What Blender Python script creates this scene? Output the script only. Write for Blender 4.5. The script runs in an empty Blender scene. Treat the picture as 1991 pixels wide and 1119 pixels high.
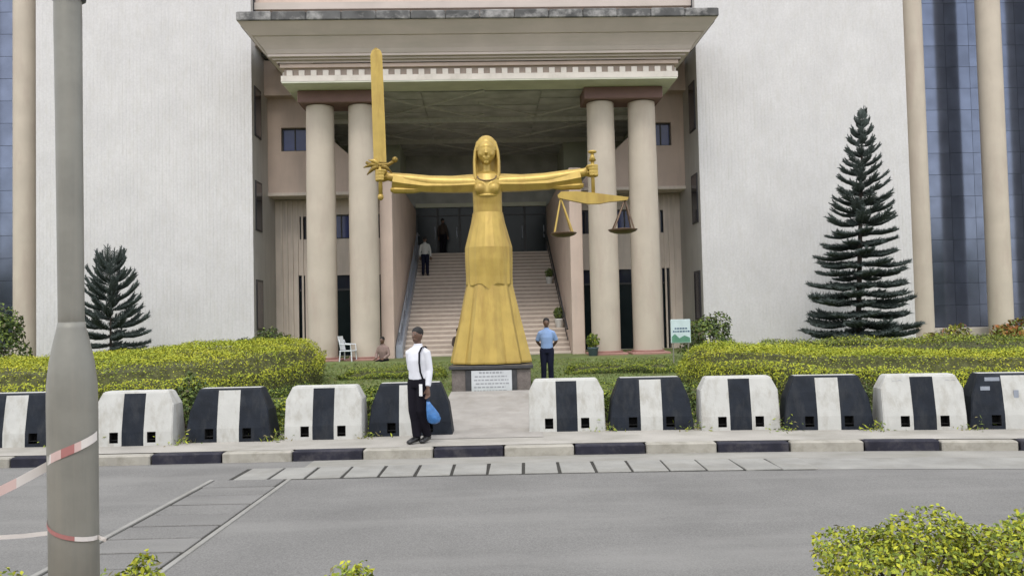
import bpy, bmesh, math, random
import numpy as np
from mathutils import Vector, Matrix
random.seed(7); rng = np.random.default_rng(7)
PI = math.pi; R = math.radians
S = bpy.context.scene
COL = S.collection

# ---------------------------------------------------------------- camera, sky, sun, exposure
FPX, PITCH, ROLL, EYE = 1600.0, R(2.1), R(1.3), 2.05
cam_d = bpy.data.cameras.new('camera'); cam = bpy.data.objects.new('camera', cam_d); COL.objects.link(cam)
cam_d.sensor_fit = 'HORIZONTAL'; cam_d.sensor_width = 36.0; cam_d.lens = 36.0*FPX/1991.0
cam_d.clip_start = 0.05; cam_d.clip_end = 3000
F_ = Vector((0, math.cos(PITCH), math.sin(PITCH))); U0 = Vector((0, -math.sin(PITCH), math.cos(PITCH))); R0 = Vector((1, 0, 0))
Rv = R0*math.cos(ROLL) - U0*math.sin(ROLL); Uv = U0*math.cos(ROLL) + R0*math.sin(ROLL)
M = Matrix((Rv, Uv, -F_)).transposed().to_4x4(); M.translation = Vector((0, 0, EYE)); cam.matrix_world = M
S.camera = cam

SUN_EL, SUN_AZ = R(54), R(184)          # azimuth clockwise from +Y: behind the camera, a little to the left
w = bpy.data.worlds.new('World'); S.world = w; w.use_nodes = True
nt = w.node_tree; N = nt.nodes; L = nt.links
for n in list(N): N.remove(n)
wo = N.new('ShaderNodeOutputWorld'); bg = N.new('ShaderNodeBackground'); sky = N.new('ShaderNodeTexSky')
sky.sky_type = 'NISHITA'; sky.sun_disc = False; sky.sun_elevation = SUN_EL; sky.sun_rotation = SUN_AZ
sky.air_density = 1.0; sky.dust_density = 2.0; sky.ozone_density = 1.0
tc = N.new('ShaderNodeTexCoord'); no = N.new('ShaderNodeTexNoise'); no.inputs['Scale'].default_value = 2.2; no.inputs['Detail'].default_value = 6
mpn = N.new('ShaderNodeMapping'); mpn.inputs['Scale'].default_value = (1, 1, 2.2); L.new(tc.outputs['Generated'], mpn.inputs['Vector']); L.new(mpn.outputs['Vector'], no.inputs['Vector'])
cr = N.new('ShaderNodeMapRange'); cr.inputs['From Min'].default_value = 0.36; cr.inputs['From Max'].default_value = 0.62
cr.inputs['To Min'].default_value = 0.45; cr.inputs['To Max'].default_value = 0.95
L.new(no.outputs['Fac'], cr.inputs['Value'])
mx = N.new('ShaderNodeMix'); mx.data_type = 'RGBA'; mx.inputs['B'].default_value = (8.2, 8.25, 8.4, 1)   # white cloud, in the sky's own units
L.new(cr.outputs['Result'], mx.inputs['Factor']); L.new(sky.outputs['Color'], mx.inputs['A'])
L.new(mx.outputs['Result'], bg.inputs['Color']); bg.inputs['Strength'].default_value = 0.145
L.new(bg.outputs['Background'], wo.inputs['Surface'])
sun_d = bpy.data.lights.new('sun', 'SUN'); sun_d.energy = 0.9; sun_d.angle = R(16); sun_d.color = (1.0, 0.955, 0.88)
sun = bpy.data.objects.new('sun', sun_d); COL.objects.link(sun)
sd = Vector((math.sin(SUN_AZ)*math.cos(SUN_EL), math.cos(SUN_AZ)*math.cos(SUN_EL), math.sin(SUN_EL)))
sun.rotation_euler = sd.to_track_quat('Z', 'Y').to_euler()
S.view_settings.view_transform = 'Standard'; S.view_settings.look = 'None'; S.view_settings.gamma = 1.0
S.view_settings.use_curve_mapping = False; S.view_settings.exposure = 0.60

# ---------------------------------------------------------------- materials
def mat(name, col, rough=0.8, metal=0.0, var=0.12, scale=6.0, bump=0.0, bscale=60.0, stain=None, stain_amt=0.0, stain_scale=(3, 3, 0.6), spec=0.5, attr=None, fine=0.0, fscale=120.0):
    m = bpy.data.materials.new(name); m.use_nodes = True
    t = m.node_tree; n = t.nodes; l = t.links; b = n['Principled BSDF']
    b.inputs['Roughness'].default_value = rough; b.inputs['Metallic'].default_value = metal
    b.inputs['Specular IOR Level'].default_value = spec
    tco = n.new('ShaderNodeTexCoord'); oi = n.new('ShaderNodeObjectInfo'); ml = n.new('ShaderNodeMath'); ml.operation = 'MULTIPLY'; ml.inputs[1].default_value = 43.0
    l.new(oi.outputs['Random'], ml.inputs[0]); va = n.new('ShaderNodeVectorMath'); va.operation = 'ADD'; l.new(tco.outputs['Object'], va.inputs[0]); l.new(ml.outputs[0], va.inputs[1]); OV = va.outputs[0]; out = None
    if attr:
        a = n.new('ShaderNodeAttribute'); a.attribute_name = attr; out = a.outputs['Color']
    else:
        r = n.new('ShaderNodeRGB'); r.outputs[0].default_value = (*col, 1); out = r.outputs[0]
    def shade(out, sc, amt, detail):
        no = n.new('ShaderNodeTexNoise'); no.inputs['Scale'].default_value = sc; no.inputs['Detail'].default_value = detail
        l.new(OV, no.inputs['Vector'])
        mr = n.new('ShaderNodeMapRange'); mr.inputs['From Min'].default_value = .3; mr.inputs['From Max'].default_value = .7
        mr.inputs['To Min'].default_value = 1-amt; mr.inputs['To Max'].default_value = 1+amt
        l.new(no.outputs['Fac'], mr.inputs['Value'])
        mu = n.new('ShaderNodeMix'); mu.data_type = 'RGBA'; mu.blend_type = 'MULTIPLY'; mu.inputs['Factor'].default_value = 1
        l.new(out, mu.inputs['A']); l.new(mr.outputs['Result'], mu.inputs['B'])
        return mu.outputs['Result']
    if var: out = shade(out, scale, var, 5)
    if fine: out = shade(out, fscale, fine, 2)
    if stain:
        mp = n.new('ShaderNodeMapping'); mp.inputs['Scale'].default_value = stain_scale; l.new(OV, mp.inputs['Vector'])
        no = n.new('ShaderNodeTexNoise'); no.inputs['Scale'].default_value = 1; no.inputs['Detail'].default_value = 7; no.inputs['Roughness'].default_value = .65
        l.new(mp.outputs['Vector'], no.inputs['Vector'])
        mr = n.new('ShaderNodeMapRange'); mr.inputs['From Min'].default_value = .48; mr.inputs['From Max'].default_value = .68
        mr.inputs['To Max'].default_value = stain_amt; l.new(no.outputs['Fac'], mr.inputs['Value'])
        mi = n.new('ShaderNodeMix'); mi.data_type = 'RGBA'; mi.inputs['B'].default_value = (*stain, 1)
        l.new(mr.outputs['Result'], mi.inputs['Factor']); l.new(out, mi.inputs['A']); out = mi.outputs['Result']
    l.new(out, b.inputs['Base Color'])
    if bump:
        no = n.new('ShaderNodeTexNoise'); no.inputs['Scale'].default_value = bscale; no.inputs['Detail'].default_value = 4
        l.new(OV, no.inputs['Vector'])
        bp = n.new('ShaderNodeBump'); bp.inputs['Strength'].default_value = bump; bp.inputs['Distance'].default_value = .02
        l.new(no.outputs['Fac'], bp.inputs['Height']); l.new(bp.outputs['Normal'], b.inputs['Normal'])
    return m
m_road = mat('asphalt', (.172, .168, .160), .9, var=.11, scale=.8, bump=.3, bscale=140, stain=(.225, .22, .208), stain_amt=.7, stain_scale=(.22, 1.1, 1), fine=.26, fscale=75)
m_pave = mat('pavement_concrete', (.37, .35, .315), .9, var=.12, scale=1.4, bump=.2, bscale=80, stain=(.21, .20, .16), stain_amt=.5, stain_scale=(1.1, 1.6, 1), fine=.1, fscale=60)
m_slab = mat('slab_concrete', (.275, .27, .25), .9, var=.14, scale=2.2, bump=.25, bscale=90, stain=(.19, .18, .155), stain_amt=.5, stain_scale=(2, 2, 1), fine=.1)
m_apron = mat('gutter_concrete', (.29, .28, .255), .9, var=.12, scale=1.5, stain=(.19, .185, .15), stain_amt=.6, stain_scale=(1, 3, 1), fine=.1)
m_trench = mat('trench_shade', (.035, .033, .028), 1, var=.2)  # dark colour stands in for shade down in the open gaps
m_white = mat('white_road_paint', (.50, .50, .475), .75, var=.06, scale=5, bump=.12, bscale=40, stain=(.33, .31, .265), stain_amt=.6, stain_scale=(7, 7, 3))
m_black = mat('black_road_paint', (.013, .017, .025), .6, var=.25, scale=5, bump=.12, bscale=40, stain=(.04, .043, .048), stain_amt=.6, stain_scale=(6, 6, 2), spec=.2)
m_kwhite = mat('worn_white_kerb_paint', (.36, .34, .295), .85, var=.12, scale=4, stain=(.24, .225, .185), stain_amt=.8, stain_scale=(5, 5, 6))
m_kblack = mat('black_kerb_paint', (.022, .022, .034), .7, var=.25, scale=4, stain=(.085, .08, .085), stain_amt=.6, stain_scale=(5, 5, 5), spec=.25)
m_hole = mat('barrier_pocket', (.008, .008, .008), .9, var=0)
m_tower = mat('ribbed_white_concrete', (.585, .575, .575), .9, var=.05, scale=.8, stain=(.52, .505, .475), stain_amt=.38, stain_scale=(6.0, 6.0, 2.2), fine=.05, fscale=14)
m_towerflat = mat('white_concrete', (.50, .49, .47), .9, var=.06, scale=1.0, stain=(.37, .36, .34), stain_amt=.5, stain_scale=(4, 4, .5))
m_pink = mat('pink_render', (.56, .45, .385), .9, var=.07, scale=1.2, stain=(.45, .37, .32), stain_amt=.5, stain_scale=(3, 3, .5))
m_wall = mat('taupe_render', (.68, .60, .53), .9, var=.08, scale=1.2, stain=(.48, .43, .385), stain_amt=.5, stain_scale=(4, 4, .35))
m_col = mat('cream_column_render', (.50, .44, .365), .85, var=.06, scale=1.4, stain=(.42, .34, .285), stain_amt=.5, stain_scale=(2.2, 2.2, .5))
m_plinth = mat('red_plinth', (.34, .19, .16), .8, var=.12, scale=3)
m_cap = mat('maroon_beam', (.19, .115, .105), .8, var=.1, scale=2)
m_corn = mat('cornice_render', (.52, .455, .415), .9, var=.07, scale=1.0, stain=(.42, .39, .34), stain_amt=.5, stain_scale=(.5, 2, 3))
m_rim = mat('weathered_rim', (.10, .10, .10), .95, var=.35, scale=2.2, stain=(.42, .41, .40), stain_amt=.85, stain_scale=(1.7, 1.4, 2.0))
m_band = mat('pale_fascia', (.72, .67, .61), .85, var=.06, scale=1.5, stain=(.48, .44, .38), stain_amt=.4, stain_scale=(2, 2, 2))
m_dgap = mat('pinkish_frieze', (.36, .30, .255), .9, var=.08)
m_ceil = mat('slatted_ceiling_board', (.42, .425, .42), .8, var=.22, scale=1.5)
m_ceilb = mat('ceiling_rib', (.55, .55, .53), .8, var=.1)
m_soffit = mat('green_grey_soffit', (.60, .61, .51), .85, var=.1, scale=1.2)
m_green = mat('green_grey_panel', (.42, .45, .37), .85, var=.1, scale=1.2)
m_step = mat('stair_terrazzo', (.58, .50, .43), .8, var=.1, scale=2, stain=(.47, .40, .34), stain_amt=.4, stain_scale=(1.5, 3, 3))
m_nose = mat('stair_nosing', (.36, .305, .26), .8, var=.1)
m_dark = mat('dark_recess', (.03, .03, .03), .9, var=.1)
m_frame = mat('dark_window_frame', (.035, .035, .04), .5, var=.05)
m_rail = mat('blue_grey_rail', (.33, .36, .42), .45, .3, var=.08)
m_sill = mat('sill_render', (.46, .42, .37), .85, var=.06)
def glass(name, col, rough=.06, metal=.0, spec=.8):
    return mat(name, col, rough, metal, var=.2, scale=1.2, spec=spec)
m_glass = glass('dark_window_glass', (.02, .024, .045), .1, 0, .4); m_bglass = glass('blue_window_glass', (.035, .05, .16), .1, 0, .35)
m_tglass = glass('blue_tinted_curtain_glass', (.14, .163, .228), .12, .72)
m_doorg = glass('dark_door_glass', (.010, .017, .020), .2, 0, .2)
m_gold = mat('gold_paint', (.45, .315, .075), .40, .30, var=.09, scale=3.5, bump=.10, bscale=9, stain=(.33, .21, .05), stain_amt=.75, stain_scale=(3.5, 3.5, .8))
m_bronze = mat('dark_bronze', (.11, .07, .045), .5, .4, var=.15)
m_granite = mat('brown_granite', (.16, .135, .125), .5, var=.2, scale=9, fine=.2, fscale=60)
m_granite2 = mat('black_granite', (.05, .05, .055), .4, var=.2, scale=9)
m_plaque = mat('pale_plaque_stone', (.56, .58, .60), .5, var=.08, scale=3)
m_ink = mat('grey_engraving', (.30, .31, .33), .7, var=.05)
m_galv = mat('galvanised_steel', (.235, .232, .205), .55, .25, var=.12, scale=5, bump=.08, bscale=25, stain=(.29, .275, .235), stain_amt=.6, stain_scale=(10, 10, .7))
m_galvd = mat('dark_steel', (.06, .068, .072), .55, .3, var=.15)
m_tape = mat('white_barrier_tape', (.70, .66, .63), .45, var=.06)
m_tapered = mat('red_barrier_tape', (.40, .17, .16), .45, var=.1)
m_tapep = mat('pink_barrier_tape', (.62, .46, .43), .45, var=.1)
m_leaf = mat('leaf', (1, 1, 1), .7, var=0, attr='Col', spec=.2)
b_ = m_leaf.node_tree.nodes['Principled BSDF']
m_stem = mat('woody_stem', (.075, .058, .04), .95, var=.3, scale=8)
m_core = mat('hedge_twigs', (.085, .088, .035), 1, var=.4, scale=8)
m_soil = mat('soil', (.14, .105, .07), 1, var=.25, scale=3, bump=.5, bscale=25)
m_grass = mat('lawn', (.13, .17, .05), .95, var=.3, scale=1.6, bump=.6, bscale=60, stain=(.15, .15, .06), stain_amt=.6, stain_scale=(.8, .8, 1))
m_needle = mat('pine_needle', (.052, .070, .064), .75, var=.25, scale=3)
m_bark = mat('pine_bark', (.06, .05, .042), .95, var=.25, scale=8)
m_skin = mat('dark_skin', (.125, .070, .048), .5, var=.06)
m_hair = mat('black_hair', (.008, .007, .007), .7, var=.1)
m_eye = mat('eye_white', (.16, .14, .12), .3, var=0)
m_shoe = mat('black_shoe', (.01, .01, .011), .35, var=.1)
m_wshirt = mat('white_cotton', (.68, .69, .74), .85, var=.06, scale=6, bump=.3, bscale=14)
m_bshirt = mat('light_blue_cotton', (.22, .33, .56), .85, var=.07, scale=6, bump=.3, bscale=14)
m_gshirt = mat('grey_white_cotton', (.45, .46, .45), .85, var=.06)
m_mshirt = mat('mauve_cotton', (.24, .17, .15), .9, var=.1)
m_dshirt = mat('dark_brown_cotton', (.04, .028, .022), .9, var=.1)
m_trou = mat('black_trouser', (.010, .009, .014), .9, spec=.12, var=.1, bump=.3, bscale=14)
m_ntrou = mat('navy_trouser', (.012, .014, .03), .9, spec=.12, var=.1, bump=.3, bscale=14)
m_bag = mat('blue_polythene', (.045, .16, .40), .35, var=.25, scale=9, bump=.5, bscale=18)
m_paper = mat('white_paper', (.75, .75, .76), .7, var=.03)
m_plastic = mat('white_plastic', (.62, .65, .68), .4, var=.03)
m_pot = mat('white_pot', (.62, .62, .60), .6, var=.06)
m_dpot = mat('dark_teal_pot', (.05, .08, .09), .6, var=.1)
m_signg = mat('sign_green', (.10, .26, .17), .6, var=.15, scale=5)
m_signw = mat('sign_white', (.52, .63, .64), .6, var=.08, scale=4)
m_signb = mat('sign_blue', (.05, .10, .17), .6, var=.1)

# ---------------------------------------------------------------- mesh helpers
class MB:
    def __init__(s): s.v = []; s.f = []; s.m = []
    def add(s, vs, fs, mi=0):
        o = len(s.v); s.v += [tuple(v) for v in vs]
        for f in fs: s.f.append(tuple(i+o for i in f)); s.m.append(mi)
        return s
    def box(s, x0, x1, y0, y1, z0, z1, mi=0):
        return s.add([(x0, y0, z0), (x1, y0, z0), (x1, y1, z0), (x0, y1, z0), (x0, y0, z1), (x1, y0, z1), (x1, y1, z1), (x0, y1, z1)],
                     [(0, 3, 2, 1), (4, 5, 6, 7), (0, 1, 5, 4), (1, 2, 6, 5), (2, 3, 7, 6), (3, 0, 4, 7)], mi)
    def bbox(s, x0, x1, y0, y1, z0, z1, b=.01, mi=0):      # bevelled box: eight octants of chamfered corners
        vs = []; 
        for z, i in ((z0, b), (z0+b, 0), (z1-b, 0), (z1, b)):
            vs += [(x0+i+b, y0+i, z), (x1-i-b, y0+i, z), (x1-i, y0+i+b, z), (x1-i, y1-i-b, z), (x1-i-b, y1-i, z), (x0+i+b, y1-i, z), (x0+i, y1-i-b, z), (x0+i, y0+i+b, z)]
        fs = [tuple(range(7, -1, -1)), tuple(range(24, 32))]
        for k in range(3):
            for j in range(8): fs.append((k*8+j, k*8+(j+1) % 8, k*8+8+(j+1) % 8, k*8+8+j))
        return s.add(vs, fs, mi)
    def loft(s, rings, closed=True, cap=True, mi=0):
        n = len(rings[0]); vs = [p for r in rings for p in r]; fs = []
        for k in range(len(rings)-1):
            for j in range(n if closed else n-1): fs.append((k*n+j, k*n+(j+1) % n, (k+1)*n+(j+1) % n, (k+1)*n+j))
        if cap and closed: fs.append(tuple(range(n-1, -1, -1))); fs.append(tuple(range((len(rings)-1)*n, len(rings)*n)))
        return s.add(vs, fs, mi)
    def tube(s, pts, rad, n=8, mi=0, up=None, cap=True):    # rad: number or (a, b) per point
        pts = [Vector(p) for p in pts]; rings = []; prev = None
        for i, p in enumerate(pts):
            d = (pts[min(i+1, len(pts)-1)]-pts[max(i-1, 0)]).normalized()
            u = Vector(up) if up else (prev or (Vector((0, 0, 1)) if abs(d.z) < .9 else Vector((1, 0, 0))))
            a = u - d*u.dot(d)
            if a.length < 1e-4: a = d.orthogonal()
            a.normalize(); prev = a; b = d.cross(a)
            r = rad[i] if isinstance(rad, (list, tuple)) else rad
            ra, rb = r if isinstance(r, (list, tuple)) else (r, r)
            rings.append([p + a*(ra*math.cos(2*PI*k/n)) + b*(rb*math.sin(2*PI*k/n)) for k in range(n)])
        return s.loft(rings, True, cap, mi)
    def lathe(s, prof, n=24, c=(0, 0, 0), mi=0, cap=True):
        return s.loft([[(c[0]+r*math.cos(2*PI*k/n), c[1]+r*math.sin(2*PI*k/n), c[2]+z) for k in range(n)] for r, z in prof], True, cap, mi)
    def ball(s, c, r, n=12, m=8, mi=0):
        r = r if isinstance(r, (list, tuple)) else (r, r, r)
        rings = []
        for i in range(m+1):
            t = -PI/2 + PI*(i*.96+.02*m)/m; rr = max(math.cos(t), .03)
            rings.append([(c[0]+r[0]*rr*math.cos(2*PI*k/n), c[1]+r[1]*rr*math.sin(2*PI*k/n), c[2]+r[2]*math.sin(t)) for k in range(n)])
        return s.loft(rings, True, True, mi)
    def prism(s, poly, y0, y1, mi=0):                       # polygon in x,z pushed along y
        n = len(poly); vs = [(x, y0, z) for x, z in poly]+[(x, y1, z) for x, z in poly]
        return s.add(vs, [tuple(range(n)), tuple(range(2*n-1, n-1, -1))]+[(i, n+i, n+(i+1) % n, (i+1) % n) for i in range(n)], mi)
    def mesh(s, name, mats, smooth=False):
        me = bpy.data.meshes.new(name); me.from_pydata(s.v, [], s.f)
        for m in (mats if isinstance(mats, (list, tuple)) else [mats]): me.materials.append(m)
        me.polygons.foreach_set('material_index', s.m)
        if smooth: me.polygons.foreach_set('use_smooth', [True]*len(me.polygons))
        me.validate()
        bm = bmesh.new(); bm.from_mesh(me); bmesh.ops.recalc_face_normals(bm, faces=bm.faces); bm.to_mesh(me); bm.free()
        return me
def link(name, me, parent=None, loc=None, rz=None):
    o = bpy.data.objects.new(name, me); COL.objects.link(o)
    if parent: o.parent = parent
    if loc is not None: o.location = loc
    if rz is not None: o.rotation_euler.z = rz
    return o
def obj(name, mb, mats, parent=None, smooth=False, loc=None, rz=None):
    return link(name, mb.mesh(name, mats, smooth), parent, loc, rz)
def part(name, mb, mats, parent, smooth=False): return obj(name, mb, mats, parent, smooth)
def tag(o, label=None, cat=None, group=None, kind=None):
    if label: o['label'] = label
    if cat: o['category'] = cat
    if group: o['group'] = group
    if kind: o['kind'] = kind
    return o
def thing(name, label, cat, loc=(0, 0, 0), rz=0, group=None):
    o = link(name, None, None, loc, rz); o.empty_display_size = .2
    return tag(o, label, cat, group)
def copy_thing(o, loc, rz, label):
    c = o.copy(); COL.objects.link(c); c.location = loc; c.rotation_euler.z = rz; c['label'] = label
    for ch in list(o.children):
        d = ch.copy(); COL.objects.link(d); d.parent = c
        for g in list(ch.children):
            e = g.copy(); COL.objects.link(e); e.parent = d
    return c
def smooth_by_angle(o, deg=35):
    me = o.data
    bm = bmesh.new(); bm.from_mesh(me); a = R(deg)
    for f in bm.faces: f.smooth = True
    for e in bm.edges: e.smooth = (len(e.link_faces) == 2 and e.calc_face_angle(0) < a)
    bm.to_mesh(me); bm.free(); return o
def remesh(name, mb, mats, parent, voxel, sm=2, loc=None):    # one continuous skin over overlapping tubes
    me = mb.mesh(name+'_raw', mats); t = bpy.data.objects.new('tmp', me); COL.objects.link(t)
    r = t.modifiers.new('r', 'REMESH'); r.mode = 'VOXEL'; r.voxel_size = voxel; r.use_smooth_shade = True
    if sm:
        q = t.modifiers.new('s', 'SMOOTH'); q.iterations = sm; q.factor = .5
    dg = bpy.context.evaluated_depsgraph_get(); ev = t.evaluated_get(dg)
    out = bpy.data.meshes.new_from_object(ev); out.name = name
    bpy.data.objects.remove(t); bpy.data.meshes.remove(me)
    if not len(out.materials):
        for m in (mats if isinstance(mats, (list, tuple)) else [mats]): out.materials.append(m)
    return link(name, out, parent, loc)

def leaf_mesh(name, P, Nn, size, cols, tilt=.7, aspect=.5):
    P = np.asarray(P, float); n = len(P)
    d = np.asarray(Nn, float) + rng.normal(0, tilt, (n, 3)); d /= np.linalg.norm(d, axis=1, keepdims=True)+1e-9
    r = rng.normal(0, 1, (n, 3)); a = np.cross(d, r); a /= np.linalg.norm(a, axis=1, keepdims=True)+1e-9
    b = np.cross(d, a); sz = size*rng.uniform(.6, 1.35, (n, 1))
    V = np.empty((n, 4, 3)); V[:, 0] = P-a*sz*.5; V[:, 1] = P+b*sz*aspect*.5+d*sz*.12; V[:, 2] = P+a*sz*.5; V[:, 3] = P-b*sz*aspect*.5+d*sz*.12
    me = bpy.data.meshes.new(name); me.vertices.add(4*n); me.vertices.foreach_set('co', V.reshape(-1))
    me.loops.add(4*n); me.loops.foreach_set('vertex_index', np.arange(4*n, dtype=np.int32))
    me.polygons.add(n); me.polygons.foreach_set('loop_start', np.arange(0, 4*n, 4, dtype=np.int32))
    me.update(calc_edges=True)
    at = me.color_attributes.new('Col', 'FLOAT_COLOR', 'CORNER')
    C = np.ones((n, 4, 4)); C[:, :, :3] = np.asarray(cols)[:, None, :]; at.data.foreach_set('color', C.reshape(-1))
    me.materials.append(m_leaf); me.validate(); return me
def pick(pal, wts, n, j=.18):
    pal = np.array(pal); i = rng.choice(len(pal), n, p=np.array(wts)/sum(wts)); return pal[i]*rng.uniform(1-j, 1+j, (n, 1))
YEL, LIME, GRN, DGRN, BRN = (.45, .455, .042), (.37, .415, .048), (.15, .20, .045), (.070, .105, .038), (.12, .108, .06)
def inpoly(px, py, poly):
    c = np.zeros(len(px), bool); n = len(poly)
    for i in range(n):
        x0, y0 = poly[i]; x1, y1 = poly[(i+1) % n]
        m = ((y0 > py) != (y1 > py)); xi = (x1-x0)*(py-y0)/((y1-y0) if y1 != y0 else 1e-9)+x0
        c ^= m & (px < xi)
    return c
def edge_dist(px, py, poly):
    d = np.full(len(px), 1e9); n = len(poly)
    for i in range(n):
        a = np.array(poly[i]); b = np.array(poly[(i+1) % n]); ab = b-a
        t = np.clip(((px-a[0])*ab[0]+(py-a[1])*ab[1])/(ab@ab), 0, 1)
        d = np.minimum(d, np.hypot(px-a[0]-t*ab[0], py-a[1]-t*ab[1]))
    return d
def hedge(label, poly, top, base, dens, size, pal_top, pal_side, round_=.35, cat='hedge', group=None, name='hedge', sidedens=None):
    size *= .56; dens *= 2.7
    """clipped hedge over a plan polygon: leaves on top and sides over a body of twigs"""
    poly = [(float(a), float(b)) for a, b in poly]; A = np.array(poly)
    c = A.mean(0); root = thing(name, label, cat, (c[0], c[1], base), 0, group)
    lo, hi = A.min(0), A.max(0)
    def topz(x, y):
        t = top(x, y) + .05*np.sin(x*2.1+1)*np.cos(y*1.7)+.035*np.sin(x*5.3+y*4.1)
        d = edge_dist(x, y, poly); return t-.75*round_*np.clip(1-d/round_, 0, 1)**2
    n0 = int(dens*np.prod(hi-lo)); x = rng.uniform(lo[0], hi[0], n0); y = rng.uniform(lo[1], hi[1], n0); k = inpoly(x, y, poly); x, y = x[k], y[k]
    z = topz(x, y)+rng.normal(0, .03, len(x))-rng.exponential(.03, len(x))
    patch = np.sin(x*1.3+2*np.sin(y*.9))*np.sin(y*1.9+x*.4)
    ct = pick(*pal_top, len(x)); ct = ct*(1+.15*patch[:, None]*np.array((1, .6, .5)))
    P = [np.c_[x, y, z]]; Nn = [np.tile((0, 0, 1.), (len(x), 1))]; C = [ct]
    area = sum((poly[i][0]*poly[(i+1) % len(poly)][1]-poly[(i+1) % len(poly)][0]*poly[i][1]) for i in range(len(poly)))
    sgn = 1 if area > 0 else -1
    for i in range(len(poly)):
        a = np.array(poly[i]); b = np.array(poly[(i+1) % len(poly)]); ln = np.linalg.norm(b-a)
        nn = np.array((b[1]-a[1], a[0]-b[0]))/ln*sgn
        m = int(ln*1.2*(sidedens or dens)*1.2)
        t = rng.uniform(0, 1, m); h = rng.uniform(0, 1, m)
        q = a+(b-a)*t[:, None]; zt = topz(q[:, 0], q[:, 1]); zz = base+(zt-base)*h
        off = .05*np.sin(q[:, 0]*3+zz*4)+.04*np.sin(q[:, 1]*4.4+zz*7)-.12*(1-h)**2+rng.normal(0, .04, m)
        P.append(np.c_[q[:, 0]+nn[0]*off, q[:, 1]+nn[1]*off, zz]); Nn.append(np.tile((nn[0], nn[1], .35), (m, 1)))
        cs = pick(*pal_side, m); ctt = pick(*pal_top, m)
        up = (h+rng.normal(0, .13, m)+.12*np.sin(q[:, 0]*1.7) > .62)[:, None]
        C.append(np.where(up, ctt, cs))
    P = np.concatenate(P)-np.array((c[0], c[1], base)); link('foliage', leaf_mesh('foliage', P, np.concatenate(Nn), size, np.concatenate(C), .45), root)
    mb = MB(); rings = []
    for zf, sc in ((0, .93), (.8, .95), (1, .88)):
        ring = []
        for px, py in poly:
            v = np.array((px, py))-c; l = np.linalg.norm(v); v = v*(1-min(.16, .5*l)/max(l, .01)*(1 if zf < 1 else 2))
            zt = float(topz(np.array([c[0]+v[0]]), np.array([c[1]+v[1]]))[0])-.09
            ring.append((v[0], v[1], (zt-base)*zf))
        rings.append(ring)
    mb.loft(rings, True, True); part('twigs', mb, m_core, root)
    return root
def shrub(name, label, cat, loc, rad, n, size, pal, group=None, stems=7, tilt=.8, flat=.0):
    root = thing(name, label, cat, loc, 0, group)
    u = rng.normal(0, 1, (n, 3)); u /= np.linalg.norm(u, axis=1, keepdims=True); u[:, 2] = np.where(u[:, 2] < -.45, -u[:, 2], u[:, 2])
    lump = 1+.16*np.sin(5*u[:, 0]+loc[0]*3)*np.sin(4*u[:, 1]+2)+.12*np.sin(7*u[:, 2]+3*u[:, 0]); rr = (rng.uniform(.35, 1, n)**.5)*lump
    P = u*rr[:, None]*np.array(rad)+np.array((0, 0, rad[2]*.62))
    P[:, 2] = np.maximum(P[:, 2], .03); up = np.clip(u[:, 2]*.5+.5, 0, 1)
    link('foliage', leaf_mesh('foliage', P, u+np.array((0, 0, .4)), size, pick(*pal, n), tilt), root)
    mb = MB()
    for k in range(stems):
        a = 2*PI*k/stems+rng.uniform(-.3, .3); e = rng.uniform(.35, .8)
        mb.tube([(0.05*math.cos(a), .05*math.sin(a), -.05), (rad[0]*e*.5*math.cos(a), rad[1]*e*.5*math.sin(a), rad[2]*.6), (rad[0]*e*math.cos(a), rad[1]*e*math.sin(a), rad[2]*1.25)], [.02, .013, .004], 5)
    part('stem', mb, m_stem, root); return root

# ================================================================ SETTING
def kerbY(x): return 12.3-.010*max(0., x)**2
def sheet(name, xs, yz, m, kind='structure', z=None):
    mb = MB(); rings = [[(x, y(x) if callable(y) else y, zz) for x in xs] for y, zz in yz]
    mb.loft(rings, False, False); return tag(obj(name, mb, m), kind=kind)
XS = [-60, -30, -16]+[i*.5 for i in range(-24, 25)]+[16, 20]
XS = [x for x in XS if x <= 12]+[12.5, 13]
KX = [-60, -30, -16]+[i*.5 for i in range(-24, 29)]+[30, 60]
def KY(x): return kerbY(min(x, 9.5))-.19*max(0, min(x, 14)-9.5)
mb = MB(); mb.add([(-1500, -1500, -.12), (1500, -1500, -.12), (1500, 1500, -.12), (-1500, 1500, -.12)], [(0, 1, 2, 3)]); tag(obj('ground', mb, m_soil), kind='structure')
sheet('road', KX, [(5.6, 0), (lambda x: KY(x)+.02, 0)], m_road)
sheet('pavement', KX, [(lambda x: KY(x)+.2, .148), (lambda x: KY(x)+1.2, .15), (lambda x: KY(x)+2.3, .15)], m_pave)
# gutter strip beside the kerb, sheets a few mm above the road
sheet('gutter', [x for x in KX if -3.2 <= x <= 14], [(lambda x: KY(x)-.56, .004), (lambda x: KY(x)+.01, .006)], m_apron)
sheet('gutter', [3.86, 4.5, 5.5, 6.5, 7.5, 8.5, 9.5, 11, 14], [(lambda x: KY(x)-1.40, .004), (lambda x: KY(x)-.565, .004)], m_slab)
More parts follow.
